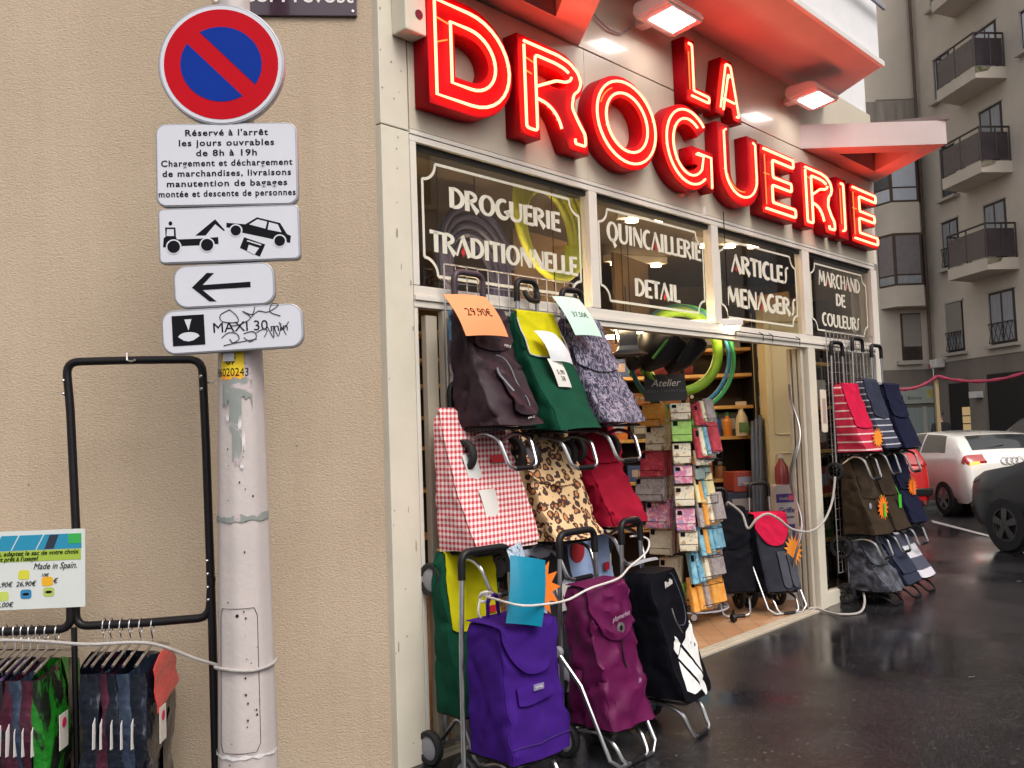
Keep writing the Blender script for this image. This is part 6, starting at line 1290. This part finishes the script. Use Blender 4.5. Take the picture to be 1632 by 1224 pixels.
# ground floor: shop sign and shutters, pillars, lit door, garage mouth
rectB('shop_sign', 1404, 1490, 618, 645, .06, mat('pale green shop sign', (.36, .4, .36), .6, var=.08)); rectB('shop_shutter', 1400, 1490, 652, 735, .03, mat('pale grey green shop shutter', (.27, .32, .31), .6, var=.1, stretch=(3, 3, .2)))
rectB('shop_mullion', 1470, 1475, 648, 735, .05, conc3); s_ = rectB('yellow_emblem', 1476, 1483, 621, 633, .07, mat('faded yellow emblem', (.5, .42, .08), .6, var=.2))
p = hB(1456, 637); tx = text('shop_sign_text', 'Bonne', .16, flat((.12, .13, .12), .6, 'dull ink')); tx.parent = apt; tx.rotation_euler = (0, 0, -AR); tx.location = Vector(p)-BYd*.065
rectA('portal_void', 1513, 1548, 612, 760, .03, M['dark']); d_, q = rectA('lit_door', 1535, 1547.5, 649, 735, .036, emis('lit doorway glass', (.75, .52, .25), .35))
for k in range(4): b = MB(); b.box((q[0], -.045, q[2]+.6+.22*k), (q[1], -.037, q[2]+.63+.22*k)); b.build('door_bar', brown, d_)
rectA('pillar', 1547.5, 1574, 608, 760, .08, mat('grey concrete pillar', (.22, .19, .165), .85, var=.12, vs=1.5)); rectA('garage_mouth', 1574, 1700, 597, 760, .03, M['dark']); rectA('pillar', 1490, 1513, 612, 760, .07, conc2)
l_, q = rectA('wall_lamp', 1560, 1571, 624, 634, .3, M['white'])
rectB('wall_box', 1495, 1504, 573, 586, .25, M['white']) if False else None
p = hA(1499, 580); b = MB(); b.box((p.x-.1, -.3, p.z-.12), (p.x+.25, -.0, p.z+.13), .03); wb = b.build('siren_box', M['white'], apt); b = MB(); b.box((p.x-.12, -.31, p.z-.12), (p.x-.04, -.1, p.z+.0), .01); b.build('siren_lens', mat('red lens', (.4, .04, .05), .3, var=.1), wb)
# continuation of the side wall towards the viewer: plain windows (mirrored in the shop glass)
proto = None
for fl_ in range(2):
    for k in range(7):
        x0 = 6.5+4.1*k; z0_ = 3.6+2.9*fl_
        if proto is None:
            b = MB(); b.box((0, -.03, 0), (1.5, 0, 1.9)); proto = b.build('window', brown, apt); proto.location = (x0, 0, z0_)
            b = MB(); b.box((.08, -.04, .08), (.71, -.031, 1.82)); b.build('pane', pane_m, proto); b = MB(); b.box((.79, -.04, .08), (1.42, -.031, 1.82)); b.build('pane', curtain, proto); b = MB(); b.box((-.12, -.15, -.11), (1.62, 0, -.003)); b.build('sill', conc3, proto)
        else:
            c_ = proto.copy(); COL.objects.link(c_); c_.location = (x0, 0, z0_)
            for g_ in list(proto.children): h_ = g_.copy(); COL.objects.link(h_); h_.parent = c_
# ------------------------------------------------------------------ bunting and wooden post, person
pp = at(1491, 600, 20); o = thing('wooden_post', 'slim pale wooden post holding the red garland', 'post', (pp.x, 20, -.2)); b = MB(); b.box((-.04, -.04, 0), (.04, .04, pp.z+.2), .01); b.build('post', mat('pale timber', (.34, .26, .14), .7, var=.15, vs=4, stretch=(4, 4, .5)), o)
b = MB(); b.box((-.13, -.08, .0), (.13, .08, .12), .01); b.build('foot', conc2, o)
o = thing('red_garland', 'dark pink red garland strung in swags from the wooden post', 'garland', (0, 0, 0))
b = MB(); gb = Vector((pp.x, 19.93, pp.z))
for tgt in (at(1380, 598, 20), at(1700, 560, 19)):
    b.tube(chain(gb, tgt, .32 if tgt.x > gb.x else .3, 26), [.035+.008*math.sin(i*1.7) for i in range(27)], 7)
b.build('swag', mat('crimson tinsel', (.3, .02, .06), .6, var=.3, vs=40, bump=.8, bs=80), o, True)
pt = at(1501, 700, 22.5); o = thing('person', 'man with short dark hair in a dark jacket walking behind the white car', 'person', (pt.x, 22.5, -.12), R(-160))
def skinmesh(name, verts, edges, radii, m_, par, sub=1):
    me = bpy.data.meshes.new(name); me.from_pydata(verts, edges, []); ob = bpy.data.objects.new(name, me); COL.objects.link(ob)
    md = ob.modifiers.new('skin', 'SKIN'); md.use_smooth_shade = True
    for sv, r in zip(me.skin_vertices[0].data, radii): sv.radius = (r[0], r[1]) if isinstance(r, tuple) else (r, r)
    me.skin_vertices[0].data[0].use_root = True
    s = ob.modifiers.new('sub', 'SUBSURF'); s.levels = s.render_levels = sub
    dg = bpy.context.evaluated_depsgraph_get(); m2 = bpy.data.meshes.new_from_object(ob.evaluated_get(dg)); bpy.data.objects.remove(ob); m2.materials.clear(); m2.materials.append(m_)
    o2 = bpy.data.objects.new(name, m2); COL.objects.link(o2); o2.parent = par; return o2
Vb = [(0, 0, .95), (0, 0, 1.15), (0, 0, 1.38), (0, -.01, 1.5), (0, -.015, 1.56), (0, -.03, 1.66), (0, -.03, 1.74), (-.19, 0, 1.42), (-.24, .03, 1.15), (-.25, -.08, .92), (.19, 0, 1.42), (.24, -.02, 1.15), (.25, -.12, .92), (-.1, 0, .9), (-.11, -.1, .5), (-.11, .05, .08), (-.11, -.12, .03), (.1, 0, .9), (.11, .06, .5), (.11, .2, .1), (.11, .08, .03)]
Eb = [(0, 1), (1, 2), (2, 3), (3, 4), (4, 5), (5, 6), (2, 7), (7, 8), (8, 9), (2, 10), (10, 11), (11, 12), (0, 13), (13, 14), (14, 15), (15, 16), (0, 17), (17, 18), (18, 19), (19, 20)]
Rb = [(.15, .11), (.15, .11), (.15, .1), .06, .06, (.075, .09), (.05, .06), .06, .05, .035, .06, .05, .035, .09, .065, .045, .04, .09, .065, .045, .04]
skinmesh('body', Vb, Eb, Rb, mat('skin', (.42, .24, .17), .6, var=.05), o, 2)
skinmesh('jacket', [Vb[i] for i in (0, 1, 2, 3, 7, 8, 9, 10, 11, 12)], [(0, 1), (1, 2), (2, 3), (2, 4), (4, 5), (5, 6), (2, 7), (7, 8), (8, 9)], [(.19, .15), (.19, .15), (.2, .14), .085, .085, .075, .055, .085, .075, .055], mat('charcoal jacket', (.012, .013, .016), .8, var=.2), o, 2)
skinmesh('trousers', [Vb[i] for i in (0, 13, 14, 15, 17, 18, 19)], [(0, 1), (1, 2), (2, 3), (0, 4), (4, 5), (5, 6)], [(.17, .13), .105, .08, .065, .105, .08, .065], mat('dark trousers', (.02, .02, .028), .8, var=.2), o, 1)
b = MB(); b.grid(lambda u, v: (.082*math.cos(2*math.pi*u)*math.cos(v*1.57), -.02+.1*math.sin(2*math.pi*u)*math.cos(v*1.57)+(.02 if math.sin(2*math.pi*u) > 0 else .0), 1.69+.105*math.sin(v*1.57)), 20, 8); b.build('hair', mat('dark hair', (.015, .011, .009), .6, var=.2), o, True)
b = MB(); b.lathe([(.001, .03), (.012, .0)], (0, -1, -.2), (0, -.115, 1.655), 8)
b.build('nose', mat('skin', (.42, .24, .17), .6, var=.05), o, True)
# ------------------------------------------------------------------ cars
def lerp_prof(P_, x):
    for (x0, z0), (x1, z1) in zip(P_, P_[1:]):
        if x0 <= x <= x1: return z0+(z1-z0)*(x-x0)/max(1e-6, x1-x0)
    return P_[-1][1] if x > P_[-1][0] else P_[0][1]
class Car:
    """x forward (front at +), y left, z up; surface(i, t): i station 0..n, t 0..1 half section from sill to roof centre line"""
    def __init__(s, L, W_, top, belt, low, tumble, plan, n=56):
        s.L, s.W, s.top, s.belt, s.low, s.tb, s.plan, s.n = L, W_, top, belt, low, tumble, plan, n
    def half(s, x):
        zt = lerp_prof(s.top, x); zb = lerp_prof(s.low, x); zl = min(lerp_prof(s.belt, x), zt-.03); hw = s.W/2*lerp_prof(s.plan, x)
        k = max(0, zt-zl); tin = s.tb*k
        return [(hw*.93, zb), (hw*.985, zb+.12), (hw, zb+(zl-zb)*.55), (hw*.985, zl-.06), (hw*.965, zl), (hw*.965-tin*.5, zl+k*.5), (hw*.955-tin*.92, zl+k*.86), (hw*.90-tin, zl+k*.965), (hw*.72-tin*.8, zl+k*.995), (hw*.36-tin*.4, zt+.008), (0, zt+.012)]
    def pt(s, x, t, side=1):
        H = s.half(x); f = t*(len(H)-1); i = min(int(f), len(H)-2); a, c = H[i], H[i+1]; q = f-i
        return Vector((x, side*(a[0]+(c[0]-a[0])*q), a[1]+(c[1]-a[1])*q))
    def body(s, m_, par):
        b = MB(); xs = [-s.L/2+s.L*(.5-.5*math.cos(math.pi*i/s.n)) for i in range(s.n+1)]; R_ = []
        for x in xs:
            H = s.half(x); R_.append([b.bm.verts.new((x, y, z)) for y, z in H]+[b.bm.verts.new((x, -y, z)) for y, z in H[-2::-1]])
        for A, B in zip(R_, R_[1:]):
            for j in range(len(A)-1): b.bm.faces.new((A[j], A[j+1], B[j+1], B[j]))
            b.bm.faces.new((A[-1], A[0], B[0], B[-1]))
        b.bm.faces.new(R_[0]); b.bm.faces.new(R_[-1][::-1])
        return b.build('body', m_, par, True)
    def patch(s, name, x0, x1, t0, t1, m_, par, off=.006, side=1, nx=10, nt=6, both=False, skew=0, skew2=0):
        b = MB(); 
        def fn(u, v):
            x = x0+(x1-x0)*u+skew*v*(1-u)+skew2*v*u
            if both:
                tt = v*2-1; t = 1-(1-t0)*abs(tt); p = s.pt(x, t, 1 if tt < 0 else -1)
            else: t = t0+(t1-t0)*v; p = s.pt(x, t, side)
            e = .01; a = s.pt(min(x+e, s.L/2), t, 1 if (both and v*2-1 < 0) or (not both and side > 0) else -1)-p; tn = min(1, t+.02)
            sd = 1 if (both and v*2-1 < 0) or (not both and side > 0) else -1
            c_ = s.pt(x, tn, sd)-p if t < .98 else Vector((0, -sd, 0)); nn = a.cross(c_)*sd
            nn = nn.normalized() if nn.length > 1e-9 else Vector((0, 0, 1))
            if nn.z < -.3: nn = -nn
            return tuple(p+nn*off)
        b.grid(fn, nx, nt if not both else 14); return b.build(name, m_, par, True)
def car_wheel(par, x, y, r, side, rim):
    b = MB(); b.lathe([(r*.6, -.1), (r*.94, -.1), (r, -.07), (r, .07), (r*.94, .1), (r*.6, .1), (r*.6, -.1)], (0, 1, 0), (x, y, r), 32); t_ = b.build('wheel', M['rubber'], par, True); t_.name = 'wheel'
    b = MB(); yy = y+side*.085
    b.lathe([(r*.56, -.02), (r*.64, 0), (r*.64, .015), (r*.56, .015)], (0, side, 0), (x, yy, r), 28)
    for k in range(5):
        a = 2*math.pi*k/5+.3; c, s_ = math.cos(a), math.sin(a); wv = .14*r
        b.prism([(x+c*r*.08-s_*wv*.7, yy+side*.012, r+s_*r*.08+c*wv*.7), (x+c*r*.6-s_*wv, yy, r+s_*r*.6+c*wv), (x+c*r*.6+s_*wv, yy, r+s_*r*.6-c*wv), (x+c*r*.08+s_*wv*.7, yy+side*.012, r+s_*r*.08-c*wv*.7)], (0, side*.012, 0))
    b.lathe([(.001, .02), (r*.14, .02), (r*.16, 0)], (0, side, 0), (x, yy, r), 14); b.build('rim', rim, t_, False)
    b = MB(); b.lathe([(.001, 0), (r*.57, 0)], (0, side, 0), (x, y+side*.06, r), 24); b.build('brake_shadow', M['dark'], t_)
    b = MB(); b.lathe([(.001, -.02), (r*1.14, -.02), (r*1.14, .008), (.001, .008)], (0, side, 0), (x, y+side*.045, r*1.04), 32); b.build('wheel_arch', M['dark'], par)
carglass = mat('tinted car glass', (.02, .024, .028), .05, var=.1, spec=.9); rimm = mat('alloy rim', (.35, .35, .37), .35, .8, var=.1); darkrim = mat('dull alloy rim', (.09, .085, .085), .45, .6, var=.2)
lamp_r = mat('red lamp lens', (.35, .01, .012), .15, var=.15, vs=20, coat=.6); lamp_on = emis('lit tail lamp', (1, .12, .03), 5)
def build_car(label, loc, heading, paint, C, wheels, r, rim, rear=True):
    t = thing('parked_car', label, 'car', loc, math.pi/2-heading); C.body(paint, t)
    for x in wheels:
        for sd in (1, -1): car_wheel(t, x, sd*(C.W/2-.1), r, sd, rim)
    return t
hb_top = [(-1.99, .5), (-1.95, .72), (-1.9, .92), (-1.78, 1.06), (-1.55, 1.26), (-1.38, 1.355), (-1.0, 1.40), (-.3, 1.425), (.3, 1.39), (.62, 1.28), (1.12, 1.0), (1.3, .93), (1.75, .82), (1.95, .62), (1.99, .45)]
hb_belt = [(-2, .5), (-1.93, .7), (-1.85, .9), (-1.6, 1.0), (-1, .99), (0, .95), (1.0, .92), (1.7, .78), (2, .5)]
hb_low = [(-2, .36), (-1.85, .24), (1.8, .22), (2, .34)]; hb_plan = [(-2, .8), (-1.93, .9), (-1.75, .97), (-1.2, 1), (1.0, 1), (1.6, .95), (1.9, .82), (2, .66)]
hb = Car(3.98, 1.74, hb_top, hb_belt, hb_low, .38, hb_plan)
HEAD = R(-2)
def hb_details(t, C, lit, tailm=lamp_r):
    C.patch('rear_window', -1.72, -1.4, .80, 1, carglass, t, .006, both=True)
    for sd in (1, -1):
        C.patch('side_window', -1.3, -.45, .44, .64, carglass, t, .006, sd, skew=.16); C.patch('side_window', -.38, .85, .44, .66, carglass, t, .006, sd, skew2=-.45)
        tl_ = C.patch('tail_lamp', -1.925, -1.8, .36, .84, tailm, t, .012, sd, 8, 12)
        if lit and sd > 0: C.patch('lamp_glow', -1.918, -1.895, .5, .78, lamp_on, tl_, .02, sd, 4, 6)
    C.patch('windscreen', .36, .98, .80, 1, carglass, t, .006, both=True)
    gap = M['dark']; C.patch('hatch_gap', -1.958, -1.951, .45, 1, gap, t, .003, both=True)
    for sd in (1, -1):
        C.patch('door_gap', -.415, -.405, .08, .44, gap, t, .003, sd, 2, 8); C.patch('door_gap', .86, .87, .08, .44, gap, t, .003, sd, 2, 8); C.patch('sill_gap', -.9, .9, .085, .1, gap, t, .003, sd, 10, 2); C.patch('door_handle', -.3, -.14, .33, .36, M['chrome'], t, .012, sd, 3, 3)
    b = MB(); b.tube([(-1.67, 0, 1.19), (-1.7, .32, 1.14)], .008, 5); b.build('wiper', M['black'], t)
ax = gnd(1507, 822, -.2)
fwd = Vector((math.sin(HEAD), math.cos(HEAD), 0)); lft = Vector((-fwd.y, fwd.x, 0))
wheelL = Vector((ax.x, ax.y, -.2)); cw = wheelL - lft*(1.74/2-.02) + fwd*1.27
wp = mat('white car paint', (.74, .72, .68), .25, var=.03, coat=1)
t = build_car('white three door hatchback seen from behind with left tail lamp lit', cw, HEAD, wp, hb, (-1.27, 1.2), .3, rimm); hb_details(t, hb, True)
b = MB(); 
for k in range(4): b.tube([(-1.905-.02*math.sin(a)*-1, (k-1.5)*.085+.06*math.cos(a), .93+.055*math.sin(a)) for a in [2*math.pi*i/18 for i in range(18)]], .008, 6, closed=True)
b.build('rings_badge', M['chrome'], t, True)
b = MB(); b.box((-2.0, -.26, .52), (-1.975, .26, .64), .004); b.build('number_plate', flat((.65, .64, .6), .4, 'plate'), t)
b = MB(); b.box((-1.99, -.6, .33), (-1.92, .6, .44), .02); b.build('rear_valance', M['black'], t)
# red car
rp_ = gnd(1483, 832, -.2); cr_ = Vector((rp_.x, rp_.y, -.2))+lft*.74+fwd*1.96
red_p = mat('red car paint', (.45, .01, .012), .22, var=.04, coat=1)
t = build_car('small red car parked behind the right hand trolley display', cr_, HEAD, red_p, hb, (-1.22, 1.2), .29, rimm); hb_details(t, hb, False)
b = MB(); b.box((-2.0, -.8, .42), (-1.9, .8, .55), .03); b.build('bumper_strip', M['black'], t)
# dark estate in the foreground
sv_top = [(-2.2, .6), (-2.15, .9), (-2.0, 1.1), (-1.7, 1.5), (-1.3, 1.62), (0, 1.66), (.35, 1.6), (1.05, 1.14), (1.3, 1.06), (1.8, .98), (2.08, .86), (2.18, .66), (2.2, .5)]
sv_belt = [(-2.2, .6), (-2.1, .9), (-1.6, 1.08), (0, 1.04), (1.0, 1.0), (1.6, .93), (2.05, .8), (2.2, .5)]
sv = Car(4.4, 1.84, sv_top, sv_belt, [(-2.2, .42), (-2.0, .3), (1.95, .27), (2.2, .42)], .36, [(-2.2, .84), (-2, .94), (-1.5, 1), (1.2, 1), (1.75, .97), (2.05, .88), (2.2, .7)])
dp = gnd(1606, 880, -.2); wl_ = Vector((dp.x, dp.y, -.2)); HD = R(-12); fwd2 = Vector((math.sin(HD), math.cos(HD), 0)); lft2 = Vector((-fwd2.y, fwd2.x, 0)); cd = wl_-lft2*(1.84/2-.02)-fwd2*1.36
dk = mat('dark grey car paint', (.01, .0098, .0105), .35, var=.15, vs=3, coat=.35, spec=.3)
t = build_car('dark grey estate car in the foreground seen at its front wheel', cd, HD, dk, sv, (1.36, -1.3), .335, darkrim)
sv.patch('windscreen', .4, .98, .80, 1, carglass, t, .006, both=True)
for sd in (1, -1):
    sv.patch('side_window', -.5, .8, .44, .66, carglass, t, .006, sd, skew2=-.5); sv.patch('side_window', -1.6, -.6, .44, .66, carglass, t, .006, sd)
    sv.patch('headlamp', 1.85, 2.1, .32, .43, mat('smoked headlamp', (.05, .05, .052), .12, var=.2, coat=.8), t, .008, sd)
# silver car beyond
c3 = at(1650, 700, 19.5); t = build_car('silver grey car half out of frame behind the white hatchback', (c3.x+.9, 20.2, -.2), HEAD, mat('silver car paint', (.3, .32, .34), .3, .3, var=.05, coat=.8), sv, (1.36, -1.3), .335, rimm)
sv.patch('windscreen', .4, .98, .80, 1, carglass, t, .006, both=True)
for sd in (1, -1): sv.patch('side_window', -.5, .8, .44, .66, carglass, t, .006, sd, skew2=-.5); sv.patch('side_window', -1.6, -.6, .44, .66, carglass, t, .006, sd)
sv.patch('rear_window', -1.9, -1.68, .80, 1, carglass, t, .006, both=True)
# ------------------------------------------------------------------ wet leaves and grit on the pavement
b = MB(); rr = random.Random(4)
for i in range(420):
    x, y = rr.uniform(-.2, 9), rr.uniform(2.2, 11)
    p = Vector((x, y, 0)); q = p-F0
    if q.dot(DV) > -.3: continue
    s = rr.uniform(.002, .006) if rr.random() < .9 else rr.uniform(.01, .022); a = rr.uniform(0, 6.28); e = rr.uniform(.35, .8); zz = gz(x, y)
    b.face([(x+s*math.cos(a+k*1.047)*(1 if k % 3 else 1.5), y+s*e*math.sin(a+k*1.047), zz+.0045+.001*(k % 2)) for k in range(6)])
tag(b.build('leaf_litter', mat('pale wet litter', (.16, .14, .11), .35, var=.5, vs=9)), 'tiny pale wet leaves and grit scattered over the asphalt', 'litter', kind='stuff')
